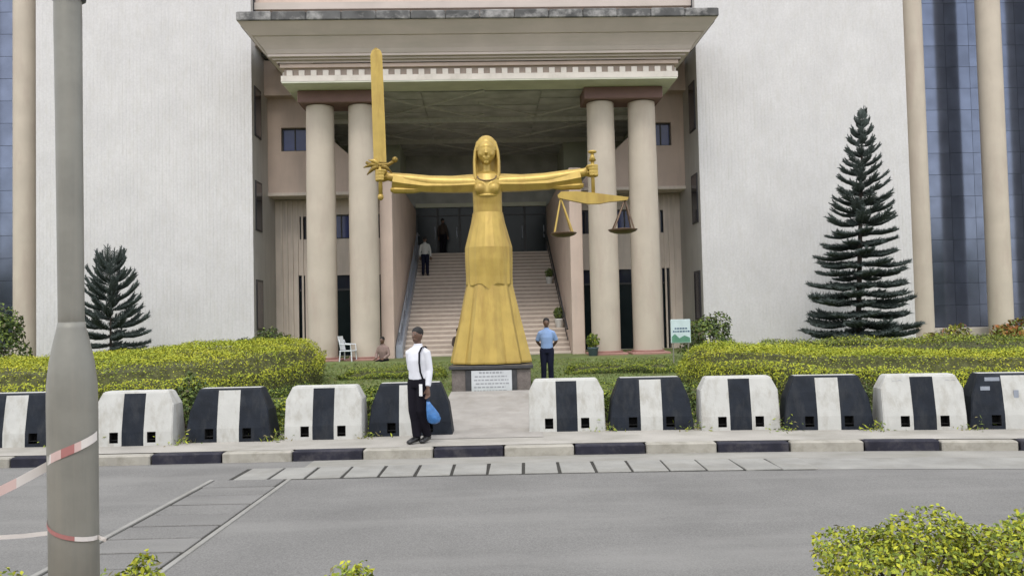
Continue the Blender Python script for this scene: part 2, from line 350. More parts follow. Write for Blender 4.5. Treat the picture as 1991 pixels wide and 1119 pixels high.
# lawn: rises gently to the terrace
def lawn_z(y): return .13+.60*min(1, max(0, (y-14.5)/12.5))
mb = MB(); lx = [-40+i*2 for i in range(41)]; ly = [13.9, 14.5, 16, 18, 20, 22, 24, 26, 27.2, 30, 34, 60]
mb.loft([[(x, y, lawn_z(y)+.02*math.sin(x*2+y)) for x in lx] for y in ly], False, False)
tag(obj('lawn', mb, m_grass, smooth=True), kind='structure')
mb = MB(); mb.loft([[(x, y, (.156 if y < 15 else lawn_z(y)+.05) if y < 19.6 else lawn_z(19)+.06) for x in (-1.45, -.9, -.2, .45)] for y in (13.2, 14.5, 16.5, 18.5, 19.0)], False, False)
tag(obj('path', mb, mat('path_paving', (.33, .31, .285), .9, var=.12, scale=2.5, stain=(.22, .2, .17), stain_amt=.5, stain_scale=(2, .8, 1))), kind='structure')
# median under the camera
mb = MB(); mb.box(-40, 40, -3, 5.4, -.1, .14); tag(obj('median', mb, m_soil), kind='structure')
mb = MB(); mb.bbox(-40, 40, 5.4, 5.6, -.1, .17, .02); tag(obj('median_kerb', mb, m_kwhite), kind='structure')
# grass blades on the lawn nearest the camera
n = 30000; gx = rng.uniform(-9, 12, n); gy = 14.3+(rng.uniform(0, 1, n)**1.3)*12; k = ~((gx > -1.5) & (gx < .5) & (gy < 19.3)); gx, gy = gx[k], gy[k]
gz = np.array([lawn_z(q) for q in gy])+.03
tag(link('grass', leaf_mesh('grass', np.c_[gx, gy, gz], np.tile((0, -.8, .2), (len(gx), 1)), .085, pick([(.16, .20, .05), (.12, .165, .045), (.21, .20, .08)], [4, 4, 1.5], len(gx)), .5, .25)), kind='stuff')
# kerb of separate painted stones
kerb = link('kerb', None); tag(kerb, kind='structure')
stone = MB(); stone.bbox(-.515, .515, 0, .2, -.05, .152, .018)
kw = stone.mesh('kerb_stone', m_kwhite); kb = stone.mesh('kerb_stone', m_kblack)
for i in range(-16, 17):
    x = -.70+1.05*i; y0, y1 = KY(x-.5), KY(x+.5)
    o = link('kerb_stone', kb if i % 2 == 0 else kw, kerb, (x, (y0+y1)/2+random.uniform(-.008, .008), random.uniform(-.012, .004)), math.atan2(y1-y0, 1)+random.uniform(-.006, .006))
# drain with separate cover slabs: along the kerb, then across the road
drain = link('drain', None); tag(drain, kind='structure')
mb = MB()
for i in range(16):
    x0 = -3.80+.48*i; x1 = x0+.48; mb.add([(x0, KY(x0)-1.42, .004), (x1, KY(x1)-1.42, .004), (x1, KY(x1)-.57, .004), (x0, KY(x0)-.57, .004)], [(0, 1, 2, 3)])
mb.add([(-3.98, 5.7, .004), (-3.0, 5.7, .004), (-3.0, 10.9, .004), (-3.98, 10.9, .004)], [(0, 1, 2, 3)])
part('trench', mb, m_trench, drain)  # flat dark sheet just above the road, painting the shade between slabs
sl = MB(); sl.bbox(-.218, .218, -.40, .40, -.03, .014, .006); slm = [sl.mesh('drain_slab', m_slab)]
for i in range(-1, 15):
    x = -3.32+.48*(i+.5)+.06
    gap = 1.0 if i < 10 else 1.05
    o = link('drain_slab', slm[0], drain, (x, KY(x)-1.0+random.uniform(-.012, .012), .004+random.uniform(-.003, .003)), random.uniform(-.02, .02)); o.scale.x = gap
sl = MB(); sl.bbox(-.455, .455, -.224, .224, -.03, .011, .006); slm2 = sl.mesh('drain_slab', m_road)
for i in range(11):
    y = 10.66-.485*i; o = link('drain_slab', slm2, drain, (-3.49+random.uniform(-.01, .01), y, .004+random.uniform(-.003, .002)), random.uniform(-.012, .012))
for xx in (-4.02, -2.98):
    mb = MB(); mb.bbox(xx-.028, xx+.028, 5.7, 10.95, -.03, .012, .005); part('edge_strip', mb, m_slab, drain)
# far wood across the road behind the camera (seen only in the window glass)
n = 9000; a = rng.uniform(-60, 60, n); hh = 8+2.0*np.sin(a*.35)+1.5*np.sin(a*.9+1); zz = rng.uniform(0, 1, n)*hh
P = np.c_[a, -34+rng.normal(0, 2.0, n), zz]; wood = leaf_mesh('far_wood', P, np.tile((0, .7, .4), (n, 1)), 2.0, pick([GRN, DGRN], [1, 2], n), .7, .8)
tag(link('far_wood', wood), kind='stuff')

# ================================================================ COURTHOUSE
UC = -.92
B = thing('courthouse', 'large pale courthouse with ribbed white blocks and columned pink portico', 'building', (0, 28.5, 0), R(2.0))
def bp(name, mb, m, parent=B, smooth=False): return part(name, mb, m, parent, smooth)
# ribbed blocks
def tower(u0, u1, side):
    mb = MB(); zs = [0]; 
    while zs[-1] < 19: zs.append(zs[-1]+random.uniform(.35, .6))
    pitch = .125; nr = int((u1-u0)/pitch); pitch = (u1-u0)/nr; pr = []
    for k in range(nr):
        a = u0+k*pitch; pr += [(a, 0), (a+pitch*.28, 0), (a+pitch*.38, -1), (a+pitch*.9, -1)]
    pr.append((u1, 0)); depth = [[.005+random.uniform(-.004, .004) for _ in zs] for _ in range(nr+1)]
    rings = []
    for zi, z in enumerate(zs): rings.append([(u, .7+d*depth[min(i//4, nr)][zi], z) for i, (u, d) in enumerate(pr)])
    mb.loft(rings, False, False); bp('ribbed_wall', mb, m_tower)
    mb = MB(); mb.box(u0+.002, u1-.002, .72, 14, 0, 18.9); bp('block_core', mb, m_towerflat)
tower(-16.55, -9.05, -1); tower(6.87, 14.55, 1)
# return-wall slit windows
sw = MB(); sw.box(-.03, .03, -.42, .42, -.02, 1.78); slitg = sw.mesh('window', m_frame)
sp = MB(); sp.box(-.036, .036, -.36, .36, .05, 1.70); slitp = sp.mesh('pane', m_glass)
for uu in (-9.05, 6.87):
    for z in (1.85, 5.4, 8.8, 12.4):
        f = link('window', slitg, B, (uu, 1.42, z)); link('pane', slitp, f)
# walls between the blocks
def wall_with_holes(u0, u1, v, z0, z1, holes, m, name, thick=.35, slanted=None):
    """wall made of strips around its openings"""
    us = sorted({u0, u1, *[h[0] for h in holes], *[h[1] for h in holes]}); mb = MB()
    for a, b in zip(us[:-1], us[1:]):
        hs = sorted([(h[2], h[3]) for h in holes if h[0] <= a+1e-6 and h[1] >= b-1e-6]); z = z0
        for q0, q1 in hs:
            if q0 > z: mb.box(a, b, v, v+thick, z, q0)
            z = q1
        if z < z1: mb.box(a, b, v, v+thick, z, z1)
    bm = bmesh.new(); me = mb.mesh(name, m); bm.from_mesh(me); bmesh.ops.remove_doubles(bm, verts=bm.verts, dist=1e-4)
    bm.to_mesh(me); bm.free(); return link(name, me, B)
def window(u0, u1, v, z0, z1, g=m_bglass, bars=1):
    fr = MB(); t = .05
    fr.box(u0, u0+t, v, v+.1, z0, z1); fr.box(u1-t, u1, v, v+.1, z0, z1); fr.box(u0+t, u1-t, v+.003, v+.1, z0, z0+t); fr.box(u0+t, u1-t, v+.003, v+.1, z1-t, z1)
    for k in range(bars):
        c = u0+(u1-u0)*(k+1)/(bars+1); fr.box(c-.02, c+.02, v+.006, v+.09, z0+t, z1-t)
    f = bp('window', fr, m_frame)
    e = [u0+(u1-u0)*k/(bars+1) for k in range(bars+2)]
    for a, b in zip(e[:-1], e[1:]):
        p = MB(); p.box(a+.03, b-.03, v+.05, v+.06, z0+.03, z1-.03); part('pane', p, g, f)
for sgn in (-1, 1):
    M_ = lambda u: UC+sgn*u                     # mirrored offsets from the portico axis
    def rng_(a, b): return (min(M_(a), M_(b)), max(M_(a), M_(b)))
    edge = -9.05 if sgn < 0 else 6.87
    # upper storey: wall with its sloped shoulder beside the stair hall
    a = edge; b = M_(3.6); up = [(edge, 6.98), (M_(3.5), 6.98), (M_(3.5), 7.05), (M_(6.35), 9.55), (M_(6.35), 10.58), (edge, 10.58)]
    wu = rng_(6.65, 7.62) if sgn < 0 else rng_(6.55, 7.3)
    mb = MB()
    lo, hi = rng_(3.5, 6.35)
    # sloped piece
    mb.prism([(M_(3.5), 6.98), (M_(6.35), 6.98), (M_(6.35), 9.55)], 2.8, 3.7)
    bp('sloped_wall', mb, m_pink)
    e0, e1 = sorted((edge, M_(6.35)))
    wall_with_holes(e0, e1, 2.8, 6.98, 10.58, [(wu[0], wu[1], 8.56, 9.46)], m_pink, 'upper_wall', .9)
    window(wu[0], wu[1], 2.95, 8.56, 9.46, m_bglass, 1)
    mb = MB(); mb.box(e0, e1, 2.35, 3.7, 10.58, 11.9); bp('projecting_beam', mb, m_pink)
    mb = MB(); mb.box(*sorted((edge, M_(3.7))), 2.72, 3.7, 6.86, 6.978); bp('ledge', mb, m_wall)
    # lower storeys, set back
    hs = [rng_(7.15-.36, 7.19)+(5.3, 6.2), rng_(5.2, 5.98)+(5.3, 6.25), rng_(3.85, 4.2)+(5.3, 6.25), rng_(5.2, 5.98)+(.74, 3.88), rng_(3.75, 4.25)+(.74, 3.88), rng_(7.0, 7.3)+(.74, 3.9)]
    e0, e1 = sorted((edge, M_(3.47)))
    wall_with_holes(e0, e1, 3.8, .3, 6.86, hs, m_wall, 'lower_wall', .35)
    for k, h in enumerate(hs):
        if h[2] > 5: window(h[0], h[1], 3.88, h[2], h[3], m_glass if k != 1 else m_bglass, 1)
        else:
            fr = MB(); fr.box(h[0], h[1], 3.9, 3.97, 3.28, 3.36); fr.box(h[0], h[0]+.05, 3.9, 3.97, .74, 3.88); fr.box(h[1]-.05, h[1], 3.9, 3.97, .74, 3.88)
            d = bp('door', fr, m_frame); pn = MB(); pn.box(h[0]+.05, h[1]-.05, 3.94, 3.95, .74, 3.28); part('pane', pn, m_doorg, d)
            pn = MB(); pn.box(h[0]+.05, h[1]-.05, 3.94, 3.95, 3.36, 3.88); part('pane', pn, m_glass, d)
    # vertical fins on the lower wall beside the block
    fin = MB(); fin.box(-.035, .035, 3.74, 3.80, .74, 6.8); fm = fin.mesh('wall_rib', m_wall)
    for k in range(6):
        uu = edge+(-sgn)*(.25+.2*k); link('wall_rib', fm, B, (uu, 0, 0))
    # stair-hall wall
    i0, i1 = (-4.60, -4.15) if sgn < 0 else (2.12, 2.57)
    mb = MB(); mb.bbox(i0, i1, .55, 11.0, .3, 7.35, .02); bp('hall_wall', mb, m_pink)
    # green-grey closing panels behind the slope
    mb = MB(); mb.box(*sorted((M_(6.3), edge)), 3.72, 11.3, 6.98, 10.3); bp('side_chamber', mb, m_green)
    mb = MB(); mb.box(*sorted((M_(3.65), M_(6.3))), 8.0, 11.3, 6.0, 9.98); bp('rear_panel', mb, m_green)
# upper front wall and its string course
mb = MB(); mb.box(-9.05, 6.87, 1.2, 2.0, 12.1, 18.9); bp('attic_wall', mb, m_pink)
mb = MB(); mb.box(-9.05, 6.87, 1.05, 1.2, 13.35, 13.6); bp('string_course', mb, m_corn)
mb = MB(); mb.box(-9.03, 6.85, 2.0, 11.4, 11.95, 12.2); bp('roof', mb, m_rim)
# rear wall of the hall with doors
D0, D1 = -4.15, 2.12
mb = MB(); mb.box(D0-.75, D1+.75, 11.0, 11.32, 7.5, 9.98); bp('rear_wall', mb, m_ceil)
mb = MB(); mb.box(-9.04, 6.86, 11.4, 11.7, 0, 12.0); bp('back_wall', mb, m_green)
mb = MB(); mb.box(D0, D1, 10.9, 11.05, 7.43, 7.62); bp('door_lintel', mb, m_soffit)
for k in range(6):
    a = D0+(D1-D0)*k/6; b = D0+(D1-D0)*(k+1)/6; fr = MB()
    fr.box(a, a+.06, 11.0, 11.08, 5.1, 7.43); fr.box(b-.06, b, 11.0, 11.08, 5.1, 7.43); fr.box(a+.06, b-.06, 11.003, 11.08, 7.0, 7.06); fr.box(a+.06, b-.06, 11.003, 11.08, 5.1, 5.25)
    d = bp('door', fr, m_frame); pn = MB(); pn.box(a+.06, b-.06, 11.03, 11.04, 5.25, 7.0); part('pane', pn, m_doorg, d)
    pn = MB(); pn.box(a+.06, b-.06, 11.03, 11.04, 7.06, 7.43); part('pane', pn, m_doorg, d)
    hd = MB(); hd.tube([(b-.14, 10.97, 5.9), (b-.14, 10.97, 6.5)], .018, 6); part('handle', hd, m_rail, d)
mb = MB(); mb.box(D0, D1, 11.1, 11.39, 5.05, 5.1); bp('hall_floor', mb, m_dark)
# ceiling: boards between ribs
mb = MB(); mb.box(-7.3, 5.5, -.35, 11.2, 9.93, 9.97); bp('ceiling', mb, m_ceil)
cb = MB(); cb.box(-2.06, 2.06, -.42, .42, -.03, .0); cbm = cb.mesh('ceiling_board', m_ceil)
ceil = bp('ceiling_grid', MB().box(-7.1, 5.3, 3.35, 3.47, 9.72, 9.93).box(-7.1, 5.3, 7.2, 7.32, 9.72, 9.93), m_ceilb)
lat = MB().box(-2.95, 2.95, -.035, .035, 9.84, 9.90).mesh('ceiling_rib', m_ceilb)
for i in range(6):
    for sg in (-1, 1):
        link('ceiling_rib', lat, ceil, (UC+(2.1 if i % 2 else -2.1), 1.5+1.6*i, -.002 if sg < 0 else 0.004), sg*R(42 if i % 2 else -42))
for i in range(3):
    for j in range(12): link('ceiling_board', cbm, ceil, (UC+(i-1)*4.16, .15+.92*j, 9.925-.012*((i+j) % 2)))
# portico cornice
HW = 6.57
def band(hw, v0, z0, z1, v1=3.6, m=None):
    pass
pc = MB(); pc.box(UC-HW, UC+HW, -1.5, 2.3, 9.97, 10.16); cornice = bp('portico_fascia', pc, m_band)
pc = MB(); pc.box(UC-HW+.09, UC+HW-.09, -1.41, 2.3, 10.16, 10.42); part('frieze', pc, m_dgap, cornice)
dm = MB(); dm.bbox(-.095, .095, -1.485, -1.411, 10.163, 10.345, .008); dmesh = dm.mesh('dentil', m_band)
for k in range(33): link('dentil', dmesh, cornice, (UC-HW+.28+k*(2*HW-.56)/32, 0, 0))
dm2 = MB(); dm2.bbox(-.076, -.001, -.095, .095, 10.163, 10.345, .008); dm2m = dm2.mesh('dentil', m_band)
for k in range(9):
    link('dentil', dm2m, cornice, (UC-HW+.09, -1.2+k*.41, 0)); o = link('dentil', dm2m, cornice, (UC+HW-.09, -1.2+k*.41, 0), PI)
pc = MB(); pc.box(UC-HW-.02, UC+HW+.02, -1.52, 2.3, 10.42, 10.55); part('frieze_top', pc, m_pink, cornice)
# inverted flare: stepped mouldings then a hollow curve up to the rim
prof = [(.10, 10.55), (.10, 10.63), (.22, 10.63), (.22, 10.70), (.34, 10.70), (.34, 10.78)]
for k in range(9):
    t = k/8; prof.append((.36+.72*(t**1.15)+(.03 if k >= 5 else 0), 10.79+.83*t**.92))
    if k == 4: prof += [(prof[-1][0]+.005, prof[-1][1]+.03), (prof[-1][0]+.06, prof[-1][1]+.035)]
rings = [[(UC-HW-o, -1.5-o*.92, z), (UC+HW+o, -1.5-o*.92, z), (UC+HW+o, 2.3, z), (UC-HW-o, 2.3, z)] for o, z in prof]
pc = MB(); pc.loft(rings, True, False); bp('flared_cornice', pc, m_corn)
o = 1.13; pc = MB(); seg = 14
for k in range(seg):
    a = UC-HW-o+(2*HW+2*o)*k/seg; b = UC-HW-o+(2*HW+2*o)*(k+1)/seg
    q = MB(); q.bbox(a+.006, b-.006, -1.5-o*.92-.04, -1.0-o*.92, 11.62, 11.90+random.uniform(-.012, .012), .025); bp('rim_stone', q, m_rim)
pc.box(UC-HW-o, UC+HW+o, -1.01-o*.92, 1.19, 11.62, 11.88); bp('portico_roof', pc, m_rim)
# soffit lip
pc = MB(); pc.box(UC-HW+.02, UC+HW-.02, -1.49, -.36, 9.92, 9.968); bp('soffit', pc, m_soffit)
for k in (-1, 1):
    pc = MB(); pc.box(UC+k*(HW-.4)-.38, UC+k*(HW-.4)+.38, -.36, 2.3, 9.91, 9.965); bp('soffit', pc, m_soffit)
# paired columns under a maroon beam
for sgn in (-1, 1):
    pc = MB(); pc.bbox(UC+sgn*4.88-1.36, UC+sgn*4.88+1.36, -.62, .62, 9.50, 9.93, .03); bp('capital_beam', pc, m_cap)
    for off in (4.15, 5.6):
        cu = UC+sgn*off; cm = MB(); cm.lathe([(.50, 0), (.50, .5), (.505, 3), (.495, 6), (.475, 8.2), (.47, 8.62)], 40, (cu, 0, .86)); c = smooth_by_angle(bp('column', cm, m_col))
        pl = MB(); pl.bbox(cu-.66, cu+.66, -.66, .66, .66, .80, .03); part('plinth', pl, m_plinth, c)
        rg = MB(); rg.lathe([(.56, 0), (.57, .03), (.56, .06)], 32, (cu, 0, .80)); part('base_ring', rg, m_plinth, c)
# terrace, steps and stair flight
mb = MB(); mb.bbox(-8.9, 6.8, -1.05, 4.2, -.1, .66, .02); bp('terrace', mb, m_step)
mb = MB(); mb.bbox(-5.0, 3.2, -1.5, -1.05, -.1, .52, .02); bp('terrace_step', mb, m_step)
st = bp('staircase', MB().prism([(1.0, .3), (9.9, .3), (9.9, 4.9), (9.6, 4.9), (1.0, .55)], -.0, .02), m_step)
# rebuilt as the solid flight under the treads (runs along v)
st.data = MB().add([(D0, 1.1, .3), (D1, 1.1, .3), (D1, 9.85, 4.85), (D0, 9.85, 4.85), (D0, 11, 4.9), (D1, 11, 4.9), (D0, 11, .3), (D1, 11, .3)],
    [(0, 1, 2, 3), (3, 2, 5, 4), (0, 3, 4, 6), (1, 7, 5, 2), (0, 6, 7, 1), (4, 5, 7, 6)]).mesh('staircase', m_step)
NS = 27; rise = (5.12-.66)/NS; run = 8.85/NS
smesh = MB().bbox(D0+.01, D1-.01, 0, run+.03, -.18, 0, .012).box(D0+.02, D1-.02, -.006, .0, -.19, -.055, 1).mesh('step', [m_step, m_nose])
for k in range(NS): link('step', smesh, st, (0, 1.0+k*run, .66+(k+1)*rise))
mb = MB(); mb.box(D0, D1, 9.86, 11.0, 4.95, 5.118); part('landing', mb, m_step, st)
for u0, mm in ((D0+.14, m_rail), (D1-.14, m_frame)):
    rl = MB(); rl.tube([(u0, .9, 1.62), (u0, 9.9, 6.10), (u0, 10.8, 6.10)], .035, 8); rl.tube([(u0, .9, 1.25), (u0, 9.9, 5.73)], .02, 6)
    h = part('handrail', rl, mm, st)
for k in range(9):
        v = 1.1+k*1.08; z = .66+(v-1)/run*rise
        ps = MB(); ps.tube([(D0+.14, v, z), (D0+.14, v, z+.95)], .028, 6); part('rail_post', ps, m_rail, st)
# solid sloped blue-grey cheek under the left rail
mb = MB(); mb.add([(D0+.02, .8, .66), (D0+.26, .8, .66), (D0+.26, .8, 1.15), (D0+.02, .8, 1.15), (D0+.02, 9.9, 5.12), (D0+.26, 9.9, 5.12), (D0+.26, 9.9, 5.55), (D0+.02, 9.9, 5.55)],
    [(0, 1, 2, 3), (3, 2, 6, 7), (1, 5, 6, 2), (0, 3, 7, 4), (4, 7, 6, 5), (0, 4, 5, 1)]); part('cheek_wall', mb, m_rail, st)
# glazed side bays with round piers
def bay(u0, u1, piers):
    g = MB(); g.box(u0, u1, 3.0, 3.1, 1.3, 18.5); bp('curtain_glass_backing', g, m_frame)
    nu = max(1, round((u1-u0)/.95)); pw = (u1-u0)/nu
    pm = MB().bbox(-pw/2+.005, pw/2-.005, 2.96, 2.998, .005, .845, .002).mesh('pane', m_tglass)
    fr = bp('curtain_frame', MB().box(u0, u1, 2.93, 2.999, 18.45, 18.55), m_frame)
    for i in range(nu):
        for j in range(16): 
            o = link('pane', pm, fr, (u0+pw*(i+.5), 0, 1.32+.85*j))
    s_ = MB(); s_.bbox(u0, u1, 2.3, 3.05, .2, 1.30, .02); bp('sill_wall', s_, m_sill)
    for c in piers:
        p = MB(); p.lathe([(.42, 0), (.42, 18.5)], 32, (c, 1.55, .2)); smooth_by_angle(bp('pier', p, m_col))
bay(14.55, 24.0, (15.25, 18.25, 21.3)); bay(-26, -16.55, (-17.35, -20.4, -23.5))
mb = MB(); mb.box(14.552, 14.8, 1.9, 3.0, .2, 18.5); bp('bay_jamb', mb, m_towerflat)
mb = MB(); mb.box(-16.9, -16.552, 1.6, 3.0, .2, 18.5); bp('bay_jamb', mb, m_frame)  # coloured dark to paint the shadow strip between pier and left block

# ================================================================ STATUE
ST = thing('statue', 'tall golden statue of a robed woman holding up a sword and a balance', 'statue', (-.55, 20.0, .97))
def tri(x): return abs((x/(2*PI)) % 1 * 2-1)*2-1
# skirts: sharp folds
def skirt(zr, n, folds, amp, hem=None):
    rings = []
    for z, a, b, am in zr:
        ring = []
        for k in range(n):
            t = 2*PI*k/n; f = 1+am*tri(folds*t+PI*.5)
            zz = z + (hem(t) if hem and z == zr[0][0] else 0)
            ring.append((a*f*math.cos(t), b*f*math.sin(t), zz))
        rings.append(ring)
    return rings
us = MB(); us.loft(skirt([(.02, .92, .78, .085), (.06, .925, .78, .085), (1.0, .72, .60, .075), (1.98, .53, .44, .05), (2.2, .5, .42, 0)], 40, 10, .06))
for p in us.v: pass
part('underskirt', us, m_gold, ST)
os_ = MB(); os_.loft(skirt([(1.92, .565, .485, .035), (2.1, .562, .48, .03), (2.5, .575, .485, .025), (2.80, .575, .475, .022), (3.1, .495, .405, .02), (3.4, .415, .335, .012), (3.66, .368, .272, 0)], 48, 16, .03, hem=lambda t: -.035*(1+tri(8*t))/2-.10*max(0, 1-abs(t-1.5*PI)/.28)), cap=False)
ov = part('overskirt', os_, m_gold, ST)
rim_ = MB(); rim_.loft(skirt([(1.86, .54, .455, .03), (1.99, .56, .475, .03)], 48, 16, .03), cap=False); part('hem_lining', rim_, m_gold, ov)
# body: torso, neck, head and arms as one skin
fb = MB(); 
fb.tube([(0, 0, 3.35), (0, 0, 3.6), (0, -.01, 3.85), (0, -.03, 4.15), (0, -.02, 4.4), (0, 0, 4.58), (0, 0, 4.66)], [(.265, .36), (.26, .352), (.262, .354), (.29, .36), (.26, .39), (.2, .35), (.12, .2)], 24, up=(0, 1, 0))
for sx in (-1, 1): fb.ball((sx*.165, -.24, 4.22), (.15, .13, .15), 14, 10)
fb.tube([(0, 0, 4.55), (0, -.01, 4.95)], [.125, .115], 14)
fb.ball((0, -.085, 5.13), (.225, .235, .29), 20, 14); fb.ball((0, -.15, 4.95), (.125, .13, .11), 14, 10)
fb.tube([(0, -.30, 5.18), (0, -.385, 5.05), (0, -.30, 5.02)], [.030, .055, .030], 8); fb.ball((0, -.30, 4.965), (.085, .035, .022)); fb.ball((0, -.295, 4.915), (.068, .035, .020)); fb.ball((0, -.26, 4.85), (.07, .05, .045))
[fb.ball((q_*.11, -.245, 5.05), (.06, .04, .06)) for q_ in (-1, 1)]
for sx in (-1, 1):
    dz = .0
    pts = [(sx*.2, 0, 4.38), (sx*.42, 0, 4.38), (sx*.9, -.03, 4.39), (sx*1.4, -.06, 4.42), (sx*1.95, -.1, 4.50), (sx*2.4, -.14, 4.58)]
    fb.tube(pts, [.20, .21, .19, .175, .15, .10], 18)
    # hand closed round the hilt (palm behind, fingers in front)
    hx = sx*2.55; hz = 4.60
    fb.tube([(sx*2.38, -.14, 4.58), (sx*2.50, -.10, 4.60), (hx+sx*.03, -.06, 4.60)], [(.10, .085), (.155, .07), (.15, .065)], 14)
    for q in range(4):
        zz = hz+.115-.075*q; L_ = [.13, .14, .135, .115][q]
        fb.tube([(hx+sx*.02, -.06, zz), (hx+sx*.11, -.11, zz), (hx+sx*.12, -.22, zz), (hx+sx*.02, -.275, zz-.004), (hx-sx*(.09*L_/.14), -.25, zz-.006)], [.043, .043, .040, .038, .030], 8)
    fb.tube([(sx*2.42, -.16, 4.66), (sx*2.45, -.25, 4.71), (hx-sx*.01, -.29, 4.72)], [.04, .036, .028], 8)
fig = remesh('figure', fb, m_gold, ST, .022, 2)
for sx in (-1, 1):
    sv = MB(); sv.tube([(sx*.30, 0, 4.38), (sx*.9, -.03, 4.36), (sx*1.5, -.06, 4.36), (sx*2.0, -.1, 4.42), (sx*2.28, -.12, 4.47)], [(.235, .22), (.215, .20), (.19, .19), (.175, .18), (.19, .19)], 7)
    sv.tube([(sx*1.35, -.05, 4.27), (sx*1.8, -.08, 4.24), (sx*2.25, -.11, 4.25), (sx*2.34, -.115, 4.26)], [(.04, .10), (.08, .12), (.09, .13), (.05, .09)], 8)
    o = part('sleeve', sv, m_gold, ST)
# hair: long and straight, framing the face
hb = MB()
hb.ball((0, .05, 5.27), (.262, .27, .30), 22, 14); hb.tube([(0, .12, 5.25), (0, .16, 4.9), (0, .17, 4.4), (0, .16, 4.15)], [(.14, .27), (.13, .31), (.11, .31), (.06, .26)], 18, up=(0, 1, 0))
for sx in (-1, 1): hb.tube([(sx*.205, .0, 5.40), (sx*.268, -.01, 5.15), (sx*.288, -.04, 4.9), (sx*.285, -.09, 4.62), (sx*.262, -.17, 4.42)], [(.09, .045), (.11, .05), (.10, .05), (.09, .05), (.05, .04)], 12, up=(0, 1, 0))
remesh('hair', hb, m_gold, ST, .022, 1)
bb = MB(); bb.lathe([(.235, -.05), (.246, -.045), (.250, .045), (.235, .05)], 28, (0, -.06, 5.20), cap=False); bl = part('blindfold', bb, m_gold, ST)
bt = MB(); bt.lathe([(.30, 0), (.315, .03), (.30, .06)], 24, (0, -.03, 4.02), cap=False); part('sash', bt, m_gold, ST)
nk = MB(); nk.tube([(.23*math.cos(t), -.30-.02*math.sin(t)+.09*abs(math.cos(t)), 4.53-.13*math.sin(t)) for t in [PI*k/10 for k in range(11)]], .014, 6); part('necklace', nk, m_bronze, ST)
# sword
sw_ = MB(); zs = [(4.92, .155), (5.6, .155), (7.2, .147), (7.56, .143), (7.66, .11), (7.72, .035)]
sw_.loft([[(-.15*0-w_ - .018*(z-4.9), 0, z), (-.018*(z-4.9), -.07 if w_ > .01 else -.003, z), (w_-.018*(z-4.9), 0, z), (-.018*(z-4.9), .07 if w_ > .01 else .003, z)] for z, w_ in zs])
for i, v in enumerate(sw_.v): sw_.v[i] = (v[0]-2.58, v[1]-.17, v[2])
swd = part('sword', MB().tube([(-2.58, -.17, 4.12), (-2.58, -.17, 4.9)], .05, 10), m_gold, ST, True)
part('blade', sw_, m_gold, swd)
gd = MB(); gd.tube([(-2.92, -.17, 4.93), (-2.78, -.17, 4.86), (-2.58, -.17, 4.86), (-2.38, -.17, 4.86), (-2.24, -.17, 4.95)], [.035, .05, .06, .05, .04], 8); gd.ball((-2.22, -.17, 4.98), .075)
for q_, (ex, ez) in enumerate([(-2.98, 4.80), (-2.90, 4.62), (-2.30, 4.66), (-2.86, 4.98)]): gd.tube([(-2.58, -.17, 4.84), ((-2.58+ex)/2, -.20, (4.84+ez)/2+.05), (ex, -.19, ez)], [.05, .06, .012], 7); part('crossguard', gd, m_gold, swd, True)
pm_ = MB(); pm_.ball((-2.58, -.17, 4.08), (.075, .07, .085)); part('pommel', pm_, m_gold, swd, True)
# balance
sc_ = part('balance', MB().tube([(2.57, -.17, 3.95), (2.57, -.17, 5.0)], .045, 10), m_gold, ST, True)
kb_ = MB(); kb_.ball((2.57, -.17, 5.06), (.11, .08, .045)); kb_.tube([(2.57, -.17, 4.84), (2.57, -.17, 5.02)], [.09, .03], 10); part('finial', kb_, m_gold, sc_, True)
bm_ = MB(); bm_.prism([(1.70, 4.02), (1.72, 3.95), (2.2, 3.84), (2.45, 3.79), (2.72, 3.79), (2.95, 3.83), (3.38, 3.86), (3.42, 3.93), (2.95, 4.0), (2.55, 4.06), (2.15, 4.10), (1.78, 4.10)], -.24, -.10); part('beam', bm_, m_gold, sc_)
for cx_, tx, zb, zt, rr in ((1.82, 1.76, 3.10, 3.96, .33), (3.26, 3.36, 3.15, 3.88, .36)):
    pn = MB(); pn.lathe([(.03, -.10), (rr*.5, -.085), (rr*.85, -.045), (rr, .0), (rr*.97, .012), (rr*.8, -.025), (rr*.4, -.06), (.03, -.075)], 24, (cx_, -.17, zb)); part('pan', pn, m_bronze, sc_, True)
    for k in range(4):
        a = PI/4+k*PI/2; c_ = MB(); c_.tube([(tx+(cx_-tx)*.3, -.17, zt), (cx_+rr*.93*math.cos(a), -.17+rr*.93*math.sin(a), zb)], .021, 5); part('chain', c_, m_gold if cx_ < 2 else m_bronze, sc_)
# pedestal
PD = thing('pedestal', 'brown and black stone pedestal with pale plaque under the golden statue', 'pedestal', (-.53, 20.0, 0))
pd = MB(); pd.bbox(-.92, .92, -.80, .80, .05, .88, .015); part('block', pd, m_granite, PD)
pd = MB(); pd.bbox(-.60, .60, -.835, -.802, .13, .87, .006); part('front_panel', pd, m_granite2, PD)
pd = MB(); pd.bbox(-.98, .98, -.88, .86, .88, .965, .012); part('top_slab', pd, m_granite2, PD)
pd = MB(); pd.bbox(-1.0, 1.0, -.87, .87, .0, .13, .01); part('foot', pd, m_granite2, PD)
pq = MB(); pq.bbox(-.46, .48, -.865, -.836, .18, .85, .006); pq = part('plaque', pq, m_plaque, PD)
ink = MB()
for r_, (a, b) in enumerate([(-.28, .28), (-.38, .36), (-.40, .40), (-.36, .41), (-.40, .33), (-.4, .38), (-.2, .2)]):
    z = .78-.082*r_; x = a
    while x < b:
        wd = random.uniform(.035, .09); ink.box(x, min(x+wd, b), -.8668, -.8652, z, z+(.032 if r_ else .045)); x += wd+.022
part('inscription', ink, m_ink, pq)['kind'] = 'stuff'

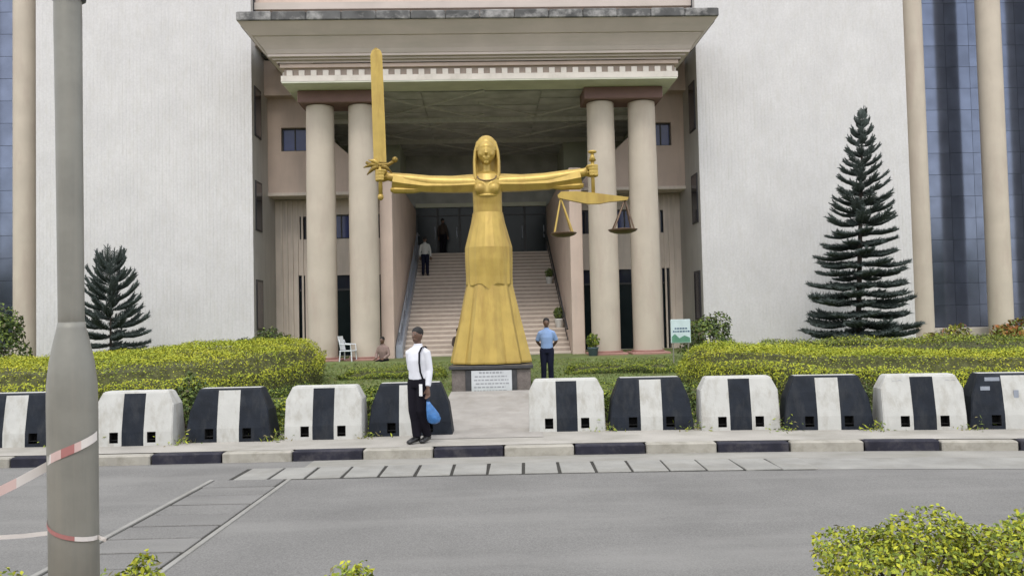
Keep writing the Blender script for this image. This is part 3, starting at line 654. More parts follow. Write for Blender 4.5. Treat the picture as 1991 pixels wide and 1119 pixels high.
# ================================================================ BARRIERS
def barrier_mesh(pat, hw, hb, sh, top):
    """concrete block with chamfered shoulders; three painted bands; two square pockets cut into the foot"""
    mb = MB(); H_ = .86
    A, Bk = (0, 1) if pat else (1, 0)                        # paint of outer / middle band
    s1 = hw*.30
    prof = [(0, -.27), (.05, -.27), (.09, -.27), (.22, -.265), (.60, -.20), (.80, -.155), (H_-.02, -.145), (H_, -.125)]
    def halfw(z): 
        if z < sh: return hb+(hw-hb)*z/sh
        return hw-(hw-top)*(z-sh)/(H_-sh)
    us_ = [-1, -.59, -.37, -.28, .28, .37, .59, 1]
    zs_ = [p[0] for p in prof]; zs_.insert(5, sh) if sh not in zs_ else None; zs_ = sorted(set(zs_))
    def yv(z): return float(np.interp(z, [p[0] for p in prof], [p[1] for p in prof]))
    def X(u, z):
        w_ = halfw(z); 
        return u*w_ if abs(u) == 1 else u*hw if abs(u*hw) < w_-.02 else math.copysign(w_-.02, u)
    for side in (1, -1):
        for i in range(len(us_)-1):
            mi = Bk if us_[i] == -.28 else A
            for j in range(len(zs_)-1):
                q = [(X(us_[i], zs_[j]), zs_[j]), (X(us_[i+1], zs_[j]), zs_[j]), (X(us_[i+1], zs_[j+1]), zs_[j+1]), (X(us_[i], zs_[j+1]), zs_[j+1])]
                pocket = (us_[i] in (-.59, .37)) and zs_[j] >= .05 and zs_[j+1] <= .221
                v4 = [(x, side*yv(z), z) for x, z in q]
                if pocket and side == 1:
                    b4 = [(x, yv(z)+.16, z) for x, z in q]
                    mb.add(v4+b4, [(0, 1, 5, 4), (1, 2, 6, 5), (2, 3, 7, 6), (3, 0, 4, 7)], 2); mb.add(b4, [(0, 1, 2, 3)], 2)
                else: mb.add(v4, [(0, 1, 2, 3)], mi)
    for i in range(len(us_)-1):
        mi = 0; mb.add([(X(us_[i], H_), yv(H_), H_), (X(us_[i+1], H_), yv(H_), H_), (X(us_[i+1], H_), -yv(H_), H_), (X(us_[i], H_), -yv(H_), H_)], [(0, 1, 2, 3)], mi)
        
    for s in (-1, 1):
        for j in range(len(zs_)-1): mb.add([(X(s, zs_[j]), yv(zs_[j]), zs_[j]), (X(s, zs_[j]), -yv(zs_[j]), zs_[j]), (X(s, zs_[j+1]), -yv(zs_[j+1]), zs_[j+1]), (X(s, zs_[j+1]), yv(zs_[j+1]), zs_[j+1])], [(0, 1, 2, 3)], A)
    me = bpy.data.meshes.new('concrete_barrier'); me.from_pydata(mb.v, [], mb.f)
    for m in (m_white, m_black, m_hole): me.materials.append(m)
    me.polygons.foreach_set('material_index', mb.m)
    bm = bmesh.new(); bm.from_mesh(me); bmesh.ops.remove_doubles(bm, verts=bm.verts, dist=5e-4); bmesh.ops.recalc_face_normals(bm, faces=bm.faces)
    be = [e for e in bm.edges if len(e.link_faces) == 2 and e.calc_face_angle(0) > R(25) and all(f.material_index != 2 for f in e.link_faces)]
    bmesh.ops.bevel(bm, geom=be, offset=.024, segments=3, affect='EDGES', clamp_overlap=True, material=A)
    bm.to_mesh(me); bm.free(); return me
bw = barrier_mesh(True, .625, .635, .64, .52); bk = barrier_mesh(False, .64, .70, .50, .50)
BAR = [(-8.10, 13.35, 0, 'black-ended barrier cut off by the left edge of the photo'), (-6.12, 13.22, 1, 'white-ended barrier partly hidden behind the grey lamp post'),
       (-4.66, 13.42, 0, 'black-ended barrier with white middle between lamp post and lone bush'), (-3.12, 13.45, 1, 'white-ended barrier immediately left of the walking man in white'),
       (-1.74, 13.66, 0, 'black-ended barrier directly behind the walking man in white'), (.87, 13.76, 1, 'white-ended barrier immediately right of the statue path'),
       (2.27, 13.68, 0, 'black-ended barrier second to the right of the statue path'), (3.69, 13.46, 1, 'white-ended barrier below the small green notice board'),
       (5.06, 13.25, 0, 'black-ended barrier in front of the tall pine'), (6.48, 13.02, 1, 'white-ended barrier with scribbles near its top corners'),
       (7.86, 12.88, 0, 'black-ended barrier cut off by the right edge with pale smudges')]
bars = []
for x, y, wv, lab in BAR:
    sl_ = (KY(x+.6)-KY(x-.6))/1.2*.8
    o = link('concrete_barrier', bw if wv else bk, None, (x, y+.27, .15), math.atan(sl_)+random.uniform(-.02, .02)); tag(o, lab, 'barrier', 'black and white barriers along the pavement'); bars.append(o)
wx = []; 
for x, y, wv, lab in BAR:
    for e in (-.72, .72):
        if -1.2 < x+e < .4: continue
        m_ = random.randint(25, 90); wx.append(np.c_[x+e+rng.normal(0, .14, m_), y+.05+rng.normal(0, .12, m_)+.06, .15+rng.exponential(.045, m_)])
wx = np.concatenate(wx); tag(link('weeds', leaf_mesh('weeds', wx, np.tile((0, -.6, .5), (len(wx), 1)), .07, pick([GRN, LIME, (.25, .22, .1)], [4, 2, 2], len(wx)), .7, .28)), kind='stuff')
sc2 = MB()
for cx_, r_ in ((-.42, .05), (-.33, .06), (.40, .055), (.49, .05)):
    sc2.tube([(cx_+r_*math.cos(t), -.160-.0, .73+.75*r_*math.sin(t)) for t in [i*.6 for i in range(9)]], .006, 4)
part('scribble', sc2, m_ink, bars[9])['kind'] = 'stuff'
sm_ = MB(); sm_.box(-.02, .05, -.222, -.214, .48, .60); sm_.box(-.42, -.20, -.168, -.160, .70, .80); sm_.box(-.50, -.36, -.20, -.19, .6, .66)
part('paint_smudge', sm_, m_rail, bars[10])['kind'] = 'stuff'

# ================================================================ LAMP POST AND TAPE
LP = thing('lamp_post', 'grey steel lamp post with swollen lower sleeve in the left foreground', 'lamp post', (-2.235, 4.2, .14)); LP.rotation_euler.y = -.0085
p = MB(); p.lathe([(.0615, 1.7), (.0615, 2.0), (.064, 3.0), (.067, 3.5), (.058, 4.5), (.053, 7.4)], 32); part('shaft', smooth_by_angle and p, m_galv, LP, True)
p = MB(); p.lathe([(.116, 0), (.116, .9), (.1185, 1.5), (.117, 1.62), (.104, 1.74), (.082, 1.85), (.068, 1.91), (.063, 1.94)], 40); part('sleeve', p, m_galv, LP, True)
p = MB(); p.lathe([(.070, 3.605), (.086, 3.61), (.088, 3.65), (.088, 3.80), (.070, 3.81)], 32); part('collar', p, m_galvd, LP, True)
p = MB(); p.bbox(-.18, .18, -.18, .18, -.02, .03, .01); part('base_plate', p, m_galvd, LP)
p = MB(); p.bbox(-.045, .045, -.122, -.108, .35, .62, .004); part('access_door', p, m_galv, LP)
p = MB(); p.tube([(0, 0, 7.3), (.1, .1, 7.7), (.5, .6, 8.0), (1.0, 1.2, 8.05)], [.055, .045, .04, .035], 10); part('arm', p, m_galv, LP, True)
p = MB(); p.tube([(.95, 1.15, 8.05), (1.15, 1.4, 8.06), (1.4, 1.7, 8.03)], [(.05, .08), (.08, .15), (.03, .08)], 10); part('lamp_head', p, m_galvd, LP, True)
def ribbon(pts, wdt, mb, mis=None):
    vs = []
    for x, y, z, tw in pts: vs += [(x, y, z-wdt/2), (x+tw, y-tw, z+wdt/2)]
    for i in range(len(pts)-1): mb.add([vs[2*i], vs[2*i+2], vs[2*i+3], vs[2*i+1]], [(0, 1, 2, 3)], mis[i] if mis else 0)
TP = thing('barrier_tape', 'red and white barrier tape stretched left from the lamp post', 'tape', (-2.24, 4.2, .14))
mb = MB(); r = .1215
arc = [(r*math.cos(a), r*math.sin(a), 1.345-.16*(1-(a+PI)/(PI))*.9, 0) for a in [-PI*(.02+.96*k/12) for k in range(13)]]
# upper run: over the front of the sleeve, sloping down to the left and off to the next post
up_ = [(arc[k][0], arc[k][1], 1.365-.145*k/12, 0) for k in range(13)]
ribbon(up_, .045, mb, [0, 0, 0, 2, 1, 1, 2, 2, 0, 0, 0, 0])
ribbon([(-.121, -.01, 1.220, 0)]+[(-.13-.45*t, -.05-.35*t, 1.215-.15*t-.05*math.sin(PI*t), .0) for t in (.2, .4, .6, .8, 1, 1.4, 2)], .05, mb, [0, 2, 0, 0, 0, 2, 0])
part('upper_run', mb, [m_tape, m_tapered, m_tapep], TP)
mb = MB(); lo_ = [(arc[k][0], arc[k][1], .855+.11*(k/12)**1.6, 0) for k in range(13)]
ribbon(lo_, .022, mb, [0, 0, 0, 0, 1, 1, 1, 1, 1, 1, 2, 2])
ribbon([(-.112, .035, .875, 0)]+[(-.121-.5*t, .05-.06*t, .87-.012*math.sin(PI*t), 0) for t in (.3, .6, 1, 2)], .022, mb, [0]*4)
ribbon([(.121, 0, .855, 0), (.14, -.015, .852, 0), (.165, -.01, .842, .006)], .022, mb, [0, 0])
part('lower_run', mb, [m_tape, m_tapered, m_tapep], TP)

# ================================================================ PEOPLE
def person(label, loc, rz, H_, arms, legs, shirt, trou, sleeve=1.0, pel=(0, 0, .92), lean=0, vox=.009, headturn=0, hairm=m_hair, skirt_len=None):
    P_ = thing('person', label, 'person', loc, rz); s = H_/1.75; P_.scale = (s, s, s)
    px, py, pz = pel; dz = pz-.92
    def T(p): return (px+p[0], py+p[1]-lean*max(0, p[2]-.92), p[2]+dz)
    b = MB()
    tor = [(0, 0, .86), (0, 0, .93), (0, -.005, 1.06), (0, -.01, 1.25), (0, 0, 1.36), (0, 0, 1.43), (0, 0, 1.48)]
    trr = [(.108, .148), (.108, .150), (.096, .138), (.106, .150), (.090, .140), (.062, .085), (.054, .058)]
    b.tube([T(p) for p in tor], trr, 20, up=(0, 1, 0))
    b.tube([T((0, .005, 1.44)), T((0, -.005, 1.56))], [.056, .052], 14)
    hc = T((0, -.01, 1.635)); b.ball(hc, (.076, .096, .112), 18, 14); b.ball((hc[0], hc[1]-.035, hc[2]-.07), (.05, .055, .045), 12, 8)
    b.tube([(hc[0], hc[1]-.09, hc[2]+.01), (hc[0], hc[1]-.112, hc[2]-.025), (hc[0], hc[1]-.09, hc[2]-.035)], [.008, .016, .01], 6)
    b.ball((hc[0], hc[1]-.086, hc[2]-.06), (.022, .012, .007), 8, 6)
    for sx in (-1, 1): b.ball((hc[0]+sx*.077, hc[1]+.008, hc[2]-.01), (.012, .018, .028), 8, 6)
    shm = MB(); trm = MB(); hand = []
    for sx, (el, wr, hd) in zip((-1, 1), arms):
        sh = T((sx*.165, 0, 1.375)); el = T(el); wr = T(wr); hv = Vector(hd).normalized(); wv = Vector(wr)
        b.tube([T((sx*.08, 0, 1.355)), sh, ((sh[0]+el[0])/2, (sh[1]+el[1])/2, (sh[2]+el[2])/2), el, ((wr[0]+el[0])/2, (wr[1]+el[1])/2, (wr[2]+el[2])/2), wr], [.045, .050, .047, .041, .039, .029], 12)
        side = hv.cross(Vector((0, -1, 0)));  side = side.normalized() if side.length > .1 else Vector((1, 0, 0)); nrm = side.cross(hv)
        pc_ = wv+hv*.09
        b.tube([wv, wv+hv*.04, pc_], [(.025, .02), (.042, .018), (.043, .016)], 10, up=tuple(side))
        for q in range(4):
            o_ = side*(.032-.0215*q); ln = (.068, .076, .072, .056)[q]
            b.tube([pc_-hv*.02+o_, pc_+hv*ln*.45+o_*1.1, pc_+hv*ln*.8+o_*1.08+nrm*.018, pc_+hv*ln+o_+nrm*.034], [.0105, .010, .009, .0075], 7)
        b.tube([wv+hv*.03+side*.03*1, wv+hv*.06+side*.058, wv+hv*.095+side*.068+nrm*.015], [.013, .012, .009], 7)
        hand.append(Vector(pc_)+hv*.03)
        n1 = ((sh[0]+el[0])/2, (sh[1]+el[1])/2, (sh[2]+el[2])/2); n2 = ((wr[0]+el[0])/2, (wr[1]+el[1])/2, (wr[2]+el[2])/2)
        w2 = tuple(Vector(el)*.08+Vector(wr)*.92)
        if sleeve > .6: shm.tube([T((sx*.035, 0, 1.415)), T((sx*.10, 0, 1.392)), tuple(Vector(sh)-Vector((0, 0, .012))), n1, el, n2, w2], [.052, .060, .064, .060, .053, .050, .042], 14)
        else: shm.tube([T((sx*.035, 0, 1.415)), T((sx*.10, 0, 1.392)), tuple(Vector(sh)-Vector((0, 0, .012))), n1, tuple(Vector(n1)*.25+Vector(el)*.75)], [.052, .060, .065, .066, .067], 14)
    for sx, (kn, an, toe) in zip((-1, 1), legs):
        hp = (px+sx*.088, py, .90+dz)
        mid = ((hp[0]+kn[0])/2, (hp[1]+kn[1])/2, (hp[2]+kn[2])/2); cf = (kn[0]*.65+an[0]*.35, kn[1]*.65+an[1]*.35+.012, kn[2]*.65+an[2]*.35)
        b.tube([hp, mid, kn, cf, an], [.088, .075, .056, .055, .037], 14)
        b.tube([(an[0], an[1]+.03, an[2]-.03), ((an[0]+toe[0])/2, (an[1]+toe[1])/2, an[2]-.035), (toe[0], toe[1], toe[2])], [(.04, .035), (.035, .042), (.02, .035)], 10, up=(0, 0, 1))
        trm.tube([(hp[0]*.9, hp[1], hp[2]+.06), hp, mid, kn, cf, (an[0], an[1], an[2]+.0)], [.095, .103, .09, .074, .072, .066], 16)
        fo = MB(); fo.tube([(an[0], an[1]+.055, an[2]-.035), (an[0], an[1]+.02, an[2]-.022), ((an[0]+toe[0])/2, (an[1]+toe[1])/2, an[2]-.035), (toe[0], toe[1], toe[2]), (toe[0]+(toe[0]-an[0])*.1, toe[1]+(toe[1]-an[1])*.1, toe[2]-.005)], [(.035, .03), (.05, .042), (.042, .05), (.03, .048), (.012, .03)], 12, up=(0, 0, 1)); 
        part('shoe', fo, m_shoe, P_, True)
    trm.tube([T((0, 0, .84)), T((0, 0, .93)), T((0, 0, 1.0))], [(.115, .165), (.125, .172), (.115, .158)], 20, up=(0, 1, 0))
    shm.tube([T((0, 0, .955)), T((0, 0, 1.0)), T((0, -.005, 1.08)), T((0, -.01, 1.25)), T((0, 0, 1.36)), T((0, 0, 1.43)), T((0, .004, 1.475))], [(.122, .160), (.122, .160), (.118, .155), (.128, .170), (.114, .162), (.086, .115), (.062, .066)], 22, up=(0, 1, 0))
    remesh('body', b, m_skin, P_, vox, 1)
    remesh('trousers', trm, trou, P_, max(vox, .012), 2); remesh('shirt', shm, shirt, P_, max(vox, .012), 4)
    cl = MB(); c0 = T((0, .006, 1.455)); cl.lathe([(.066, 0), (.070, .012), (.064, .045), (.058, .05)], 18, c0, cap=False); part('collar', cl, shirt, P_, True)
    hr = MB(); hr.ball((hc[0], hc[1]+.014, hc[2]+.040), (.084, .098, .088), 18, 12); part('hair', hr, hairm, P_, True)
    for sx in (-1, 1):
        e = MB(); e.ball((hc[0]+sx*.03, hc[1]-.086, hc[2]+.012), (.012, .008, .007), 8, 6); part('eye', e, m_eye, P_, True)
    return P_, hand
# man walking in front
pm1, hands = person('man in white shirt and black trousers walking past the barriers', (-1.49, 12.86, .15), R(-31), 1.79,
    [((-.20, .07, 1.12), (-.08, .16, 1.00), (.9, .2, -.2)), ((.20, .02, 1.10), (.215, -.05, .84), (.05, -.1, -1))],
    [((-.07, -.05, .49), (-.03, -.02, .09), (-.05, -.20, .03)), ((.07, -.03, .49), (.055, .13, .09), (.08, -.05, .03))], m_wshirt, m_trou, 1.0, vox=.007)
st_ = MB(); pts = [(.02+.13*math.cos(t), 0, 0) for t in (0, 1)]
sp_ = [(.10, .09, 1.43), (.125, .02, 1.462), (.125, -.06, 1.445), (.132, -.135, 1.36), (.14, -.152, 1.22), (.15, -.14, 1.08), (.165, -.10, .97)]
for a in range(len(sp_)-1):
    x0, y0, z0 = sp_[a]; x1, y1, z1 = sp_[a+1]; st_.add([(x0-.016, y0-.006, z0), (x0+.016, y0-.006, z0), (x1+.016, y1-.006, z1), (x1-.016, y1-.006, z1)], [(0, 1, 2, 3)])
sst = part('strap', st_, m_trou, pm1)
sm2 = sst.modifiers.new('t', 'SOLIDIFY'); sm2.thickness = .006
ck = MB(); ck.bbox(.105, .165, -.128, -.116, .72, .90, .004); part('cloth', ck, m_paper, pm1)
hw_ = pm1.matrix_basis @ Vector((.22, -.06, .70))
bgt_s = .78; bgt = thing('carrier_bag', 'blue plastic carrier bag hanging from the walking man\'s hand', 'bag', (hw_.x, hw_.y, hw_.z-.52*.78), R(10)); bgt.scale = (.78, .78, .78)
g = MB(); rings = []
for z, a, b_r, ox in ((0, .05, .035, .11), (.03, .11, .06, .11), (.10, .135, .075, .10), (.2, .12, .068, .075), (.3, .085, .05, .045), (.38, .05, .03, .02), (.44, .03, .015, 0)):
    rings.append([(ox+a*math.cos(t)*(1+.12*math.sin(3*t+z*9)), b_r*math.sin(t)*(1+.15*math.sin(4*t+z*14)), z) for t in [2*PI*k/20 for k in range(20)]])
g.loft(rings); part('pouch', g, m_bag, bgt, True)
for o_ in (-.02, .02):
    g = MB(); g.tube([(o_, 0, .43), (o_*.8, 0, .50), (0, 0, .56)], [(.004, .014), (.003, .010), (.003, .008)], 6); part('handle', g, m_bag, bgt)
stand_legs = [((-.09, -.01, .49), (-.10, .02, .09), (-.12, -.16, .03)), ((.09, -.01, .49), (.10, .02, .09), (.12, -.16, .03))]
back_arms = [((-.25, .08, 1.14), (-.12, .18, .98), (.9, .1, -.2)), ((.25, .08, 1.14), (.12, .18, .98), (-.9, .1, -.2))]
side_arms = [((-.23, .02, 1.12), (-.24, -.04, .86), (0, -.1, -1)), ((.23, .02, 1.12), (.24, -.04, .86), (0, -.1, -1))]
person('man in light blue shirt standing behind the barriers beside the pedestal', (.82, 20.2, lawn_z(20.2)-.02), R(-4), 1.65, back_arms, stand_legs, m_bshirt, m_ntrou, .5, vox=.009)
Bm = Matrix.Translation((0, 28.5, 0)) @ Matrix.Rotation(R(2), 4, 'Z')
def W(u, v, z): return tuple(Bm @ Vector((u, v, z)))
def stz(v): return .66+(math.floor((v-1.0)/run)+1)*rise
person('person in pale grey shirt climbing beside the left stair rail', W(-3.5, 7.45, stz(7.5)), R(175), 1.72, side_arms, stand_legs, m_gshirt, m_ntrou, 1, vox=.014)
person('dark-clothed person at the left of the top stair landing', W(-2.85, 10.3, 5.12), R(160), 1.70, side_arms, stand_legs, m_dshirt, m_trou, 1, vox=.014)
sit_legs = [((-.11, -.42, .47), (-.11, -.44, .09), (-.12, -.62, .03)), ((.11, -.42, .47), (.11, -.44, .09), (.12, -.62, .03))]
sit_arms = [((-.24, -.06, 1.14), (-.14, -.30, 1.0), (.1, -.9, -.2)), ((.24, -.06, 1.14), (.14, -.30, 1.0), (-.1, -.9, -.2))]
person('person in mauve clothes sitting on the terrace edge by the left columns', W(-4.33, -1.0, .23), R(-20), 1.68, sit_arms, sit_legs, m_mshirt, m_trou, 1, pel=(0, 0, .53), lean=.15, vox=.014)
person('person in dark brown sitting low on the stairs behind the statue skirt', W(-1.95, 1.25, .45), R(25), 1.66, sit_arms, sit_legs, m_dshirt, m_dshirt, 1, pel=(0, 0, .53), lean=.1, vox=.014)

# white plastic chair between the left columns
ch = thing('chair', 'white plastic chair standing between the two left columns', 'chair', W(-5.55, -.80, .66), R(80))
for sx in (-1, 1):
    for sy in (-1, 1):
        q = MB(); q.tube([(sx*.23, sy*.22, 0), (sx*.20, sy*.19, .43)], .022, 8); part('leg', q, m_plastic, ch)
    q = MB(); q.tube([(sx*.23, -.2, .42), (sx*.24, -.18, .64), (sx*.24, .18, .66), (sx*.2, .22, .8)], .02, 8); part('armrest', q, m_plastic, ch)
q = MB(); q.bbox(-.22, .22, -.22, .22, .41, .445, .012); part('seat', q, m_plastic, ch)
q = MB(); q.loft([[(x, .20+.10*h+.03*abs(x)*-3, .46+.46*h) for x in (-.21, -.1, 0, .1, .21)] for h in (0, .5, 1)], False, False); o = part('backrest', q, m_plastic, ch); o.modifiers.new('t', 'SOLIDIFY').thickness = .02

# notice board
SG = thing('notice_board', 'small pale blue and green notice board rising above the right hedge', 'sign', (4.88, 24.0, .55), R(2)); SG.scale = (.88, 1, .955)
for sx in (-1, 1):
    q = MB(); q.tube([(sx*.25, .03, 0), (sx*.25, .03, 1.36)], .02, 8); part('post', q, m_galv, SG)
q = MB(); q.bbox(-.33, .33, -.02, .02, .70, 1.42, .01); bd = part('board', q, m_signw, SG)
q = MB(); q.prism([(-.30, .72), (.30, .72), (.30, .86), (.12, .93), (-.05, .85), (-.2, .98), (-.30, .9)], -.0235, -.0205); part('green_field', q, m_signg, bd)
q = MB()
for a, b, z in ((-.2, .18, 1.12), (-.26, .25, 1.03)):
    x = a
    while x < b: wd = random.uniform(.04, .08); q.box(x, x+wd, -.0235, -.0205, z, z+.045); x += wd+.02
part('lettering', q, m_signb, bd)['kind'] = 'stuff'

# ================================================================ PLANTS
# pines
def branch_mesh(seed, up):
    r = random.Random(seed); mb = MB()
    L_ = 1.0; ax = [(t*L_, 0, -.10*math.sin(PI*t*.8)+up*t*t) for t in (0, .25, .5, .75, 1)]
    def needles(p0, p1, n, ln, rad):
        p0, p1 = Vector(p0), Vector(p1); d = (p1-p0).normalized()
        for k in range(n):
            p = p0.lerp(p1, (k+r.random())/n); a = d.orthogonal().normalized(); a.rotate(Matrix.Rotation(r.uniform(0, 2*PI), 3, d).to_quaternion())
            tip = p+(a*.8+d*.7+Vector((0, 0, .25))).normalized()*ln*r.uniform(.7, 1.2); sd = d.cross(a)*rad
            mb.add([p-sd, p+sd, tip], [(0, 1, 2)], 1)
    mb.tube(ax, [.016, .014, .012, .010, .004], 5)
    mb.tube([(x+.15*(1-x), y, z) for x, y, z in ax], [.022, .038, .042, .038, .014], 6, 1)
    for a, b in zip(ax[:-1], ax[1:]): needles(a, b, 46, .10, .014)
    for k in range(8):
        t = .20+.09*k; p = Vector((t*L_, 0, -.10*math.sin(PI*t*.8)+up*t*t))
        for sg in (-1, 1):
            ln = (.34-.24*abs(t-.45))*r.uniform(.8, 1.1); e = p+Vector((ln*.72, sg*ln*.75, ln*.15+up*.2*ln))
            mb.tube([p, (p+e)/2+Vector((0, 0, -.015)), e], [.020, .030, .010], 4, 1); needles(p, e, 22, .085, .013)
    return mb.mesh('branch', [m_bark, m_needle])
brs = [[branch_mesh(i+10*j, u) for i in range(3)] for j, u in enumerate((.08, .30, .75))]
def pine(label, loc, h, base_r, whorls, z0, lean, seed, frond=False):
    r = random.Random(seed); root = thing('pine_tree', label, 'tree', loc)
    tk = MB(); tk.tube([(lean*t, 0, h*t) for t in (0, .3, .6, .85, 1)], [.10*h/8, .085*h/8, .06*h/8, .03*h/8, .008], 10); part('trunk', tk, m_bark, root, True)
    for wi in range(whorls):
        t = wi/(whorls-1); z = z0+(h-z0-.08)*t
        ln = base_r*((1-t)**.75)+.17 if not frond else base_r*(1-.42*t*t); nb = 7 if t < .85 else 6
        off = r.uniform(0, 6)
        for k in range(nb):
            a = off+2*PI*k/nb+r.uniform(-.15, .15); s = ln*r.uniform(.86, 1.10)
            if frond: j, rise = (0 if t < .3 else 1), .0+.68*t**1.4
            else: j, rise = (0 if t < .5 else 1), -.02+.5*max(0, t-.35)
            o = link('branch', r.choice(brs[j]), root, (lean*z/h, 0, z+r.uniform(-.07, .07)))
            o.rotation_euler = (r.uniform(-.15, .15), -rise-r.uniform(-.05, .08), a)
            o.scale = (s, max(s*(.55 if frond else .85), .5), max(s, .8 if frond else .85))
    return root
pine('tall dark green pine standing against the right white block', (11.10, 26.6, .7), 7.75, 1.62, 24, .30, .45, 3)
pine('short dark green pine beside the lamp post against the left white block', (-12.6, 25.8, .7), 3.35, 1.18, 12, .2, .0, 5, True)
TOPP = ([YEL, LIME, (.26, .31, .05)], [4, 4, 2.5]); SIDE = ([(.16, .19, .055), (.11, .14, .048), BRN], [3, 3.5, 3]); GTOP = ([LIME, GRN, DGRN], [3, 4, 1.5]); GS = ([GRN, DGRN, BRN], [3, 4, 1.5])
LS, LD = .66, 2.0
def htop_left(x, y):
    return 1.28+.02*(x+12)*.3+.30*np.exp(-((x+7)**2/10+(y-22)**2/14))
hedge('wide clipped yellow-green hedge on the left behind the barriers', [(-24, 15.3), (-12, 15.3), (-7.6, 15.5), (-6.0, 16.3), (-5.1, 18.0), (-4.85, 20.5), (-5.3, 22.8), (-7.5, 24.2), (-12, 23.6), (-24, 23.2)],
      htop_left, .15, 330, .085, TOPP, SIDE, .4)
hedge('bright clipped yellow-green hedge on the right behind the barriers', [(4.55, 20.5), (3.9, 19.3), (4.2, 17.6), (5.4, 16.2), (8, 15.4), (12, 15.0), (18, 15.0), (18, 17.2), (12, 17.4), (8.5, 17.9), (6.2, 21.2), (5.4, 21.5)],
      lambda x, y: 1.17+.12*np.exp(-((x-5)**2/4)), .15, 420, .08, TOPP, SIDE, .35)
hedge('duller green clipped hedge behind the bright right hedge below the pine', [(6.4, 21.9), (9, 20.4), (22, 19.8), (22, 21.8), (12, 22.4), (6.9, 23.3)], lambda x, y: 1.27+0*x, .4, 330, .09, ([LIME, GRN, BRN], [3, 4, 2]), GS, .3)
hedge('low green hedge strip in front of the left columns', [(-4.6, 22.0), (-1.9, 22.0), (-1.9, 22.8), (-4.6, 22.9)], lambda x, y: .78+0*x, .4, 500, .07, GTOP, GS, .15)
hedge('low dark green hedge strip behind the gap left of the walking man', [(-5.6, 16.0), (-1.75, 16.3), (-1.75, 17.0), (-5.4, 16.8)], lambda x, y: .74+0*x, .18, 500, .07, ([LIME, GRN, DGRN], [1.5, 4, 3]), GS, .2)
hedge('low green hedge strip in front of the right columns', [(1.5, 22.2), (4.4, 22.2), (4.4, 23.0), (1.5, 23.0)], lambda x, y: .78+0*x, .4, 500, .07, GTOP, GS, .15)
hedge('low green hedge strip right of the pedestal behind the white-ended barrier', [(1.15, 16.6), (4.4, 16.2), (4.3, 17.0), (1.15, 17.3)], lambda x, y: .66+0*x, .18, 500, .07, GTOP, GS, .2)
DP = ([DGRN, GRN, BRN], [4, 3, .6]); GP = ([GRN, LIME, DGRN], [4, 2, 2])
shrub('shrub', 'dark green shrub between the lamp post and the third barrier', 'shrub', (-5.62, 14.35, .13), (.42, .36, .62), 1500, .075, DP)
shrub('shrub', 'leafy green shrub in the gap left of the white-ended barrier', 'shrub', (-3.95, 14.45, .13), (.34, .3, .42), 900, .075, GP)
shrub('shrub', 'green shrub in the gap beside the man in white', 'shrub', (-2.5, 14.5, .13), (.36, .32, .48), 1000, .075, GP)
shrub('shrub', 'small green shrub between the barriers right of the path', 'shrub', (1.55, 14.7, .13), (.28, .28, .36), 700, .07, GP)
shrub('shrub', 'dark shrub peeping between the barriers under the notice board', 'shrub', (2.98, 14.55, .13), (.30, .3, .40), 800, .07, DP)
shrub('shrub', 'dark shrub between the barriers in front of the pine', 'shrub', (5.85, 14.1, .13), (.28, .28, .42), 700, .07, DP)
shrub('shrub', 'dark rounded shrub at the foot of the left white block corner', 'shrub', (-7.9, 26.3, .7), (1.1, .6, .68), 2200, .11, DP)
shrub('shrub', 'dark rounded shrub right of the notice board by the white block', 'shrub', (6.0, 25.3, .65), (.85, .6, .85), 2200, .11, DP)
shrub('shrub', 'dark foliage at the far left edge before the blue glazing', 'shrub', (-16.0, 25.5, .6), (.9, .8, 1.35), 2600, .13, DP)
shrub('croton', 'tall orange-red leafed plant before the right glazing', 'plant', (14.3, 23.6, .5), (.62, .5, .72), 1300, .12, ([(.26, .10, .03), (.24, .17, .04), GRN], [3, 2, 3]))
shrub('croton', 'yellow-green bedding plant left of the orange-red one', 'plant', (12.5, 23.6, .5), (.8, .5, .62), 1500, .11, ([(.22, .19, .05), LIME, GRN, (.2, .1, .05)], [3, 2, 2, 1]))
shrub('croton', 'reddish bedding plant cut off by the right edge', 'plant', (15.9, 23.8, .5), (.7, .5, .68), 1300, .12, ([(.25, .085, .05), (.2, .12, .05), GRN], [3, 2, 2]))
def near_bush(label, loc, rad, n, sz, pal):
    return shrub('bush', label, 'bush', loc, rad, n, sz, pal, stems=14, tilt=.9)
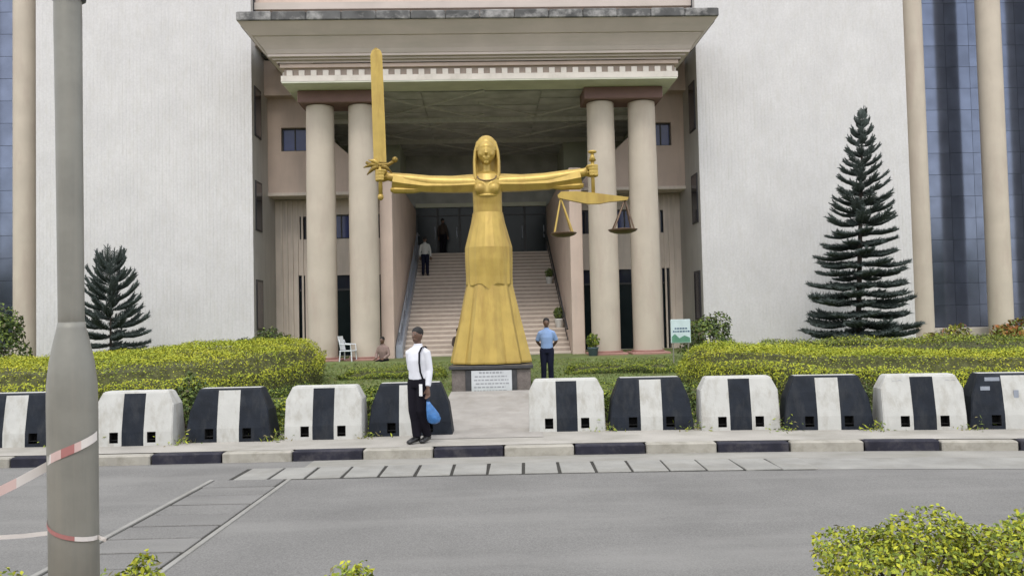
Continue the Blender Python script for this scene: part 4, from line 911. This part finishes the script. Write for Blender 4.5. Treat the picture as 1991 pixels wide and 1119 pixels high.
NP = ([YEL, LIME, (.22, .28, .05), GRN, (.2, .18, .09)], [3, 4, 3, 1.5, 1])
near_bush('bushy yellow-green hedge plant in the right foreground', (2.36, 5.0, .14), (.60, .45, .40), 9500, .034, NP)
near_bush('bushy yellow-green plant at the bottom right corner', (3.2, 4.9, .14), (.66, .45, .45), 9500, .034, NP)
near_bush('small yellow-green bush sprig right of the lamp post foot', (-2.28, 4.95, .14), (.20, .22, .33), 1000, .042, NP)
near_bush('yellow-green bush sprig at the bottom left corner', (-2.98, 4.7, .14), (.24, .25, .33), 1100, .042, NP)
near_bush('small yellow-green bush tip at the bottom edge below the walking man', (-1.0, 4.9, .14), (.22, .22, .30), 1000, .042, NP)
# potted plants up the right of the stairs
def potted(label, loc, s, potm, pal, grp):
    r_ = thing('potted_plant', label, 'potted plant', loc, 0, grp)
    q = MB(); q.lathe([(.11*s, 0), (.13*s, .02*s), (.17*s, .28*s), (.185*s, .30*s), (.185*s, .34*s), (.16*s, .34*s), (.15*s, .29*s)], 18); part('pot', q, potm, r_, True)
    n = 420; u = rng.normal(0, 1, (n, 3)); u /= np.linalg.norm(u, axis=1, keepdims=True)
    P = u*(rng.uniform(.3, 1, (n, 1))**.6)*np.array((.22*s, .22*s, .24*s))+np.array((0, 0, .55*s)); link('foliage', leaf_mesh('foliage', P, u, .09*s, pick(*pal, n)), r_)
    q = MB()
    for k in range(5): q.tube([(0, 0, .3*s), (.12*s*math.cos(k*1.3), .12*s*math.sin(k*1.3), .6*s)], [.012, .006], 5)
    part('stem', q, m_stem, r_); return r_
potted('potted plant in white pot on the lower right of the stairs', W(1.88, 2.9, stz(2.95)), 1.0, m_pot, DP, 'potted plants up the right of the stairs')
potted('potted plant in white pot higher up the right of the stairs', W(1.82, 6.4, stz(6.45)), .85, m_pot, DP, 'potted plants up the right of the stairs')
potted('leafy plant in dark pot between the stairs and the right columns', W(2.65, -.85, .66), 1.05, m_dpot, GP, None)
potted('leafy plant in dark pot behind the chair between the left columns', W(-5.55, 2.6, .66), 1.3, m_dpot, DP, None)
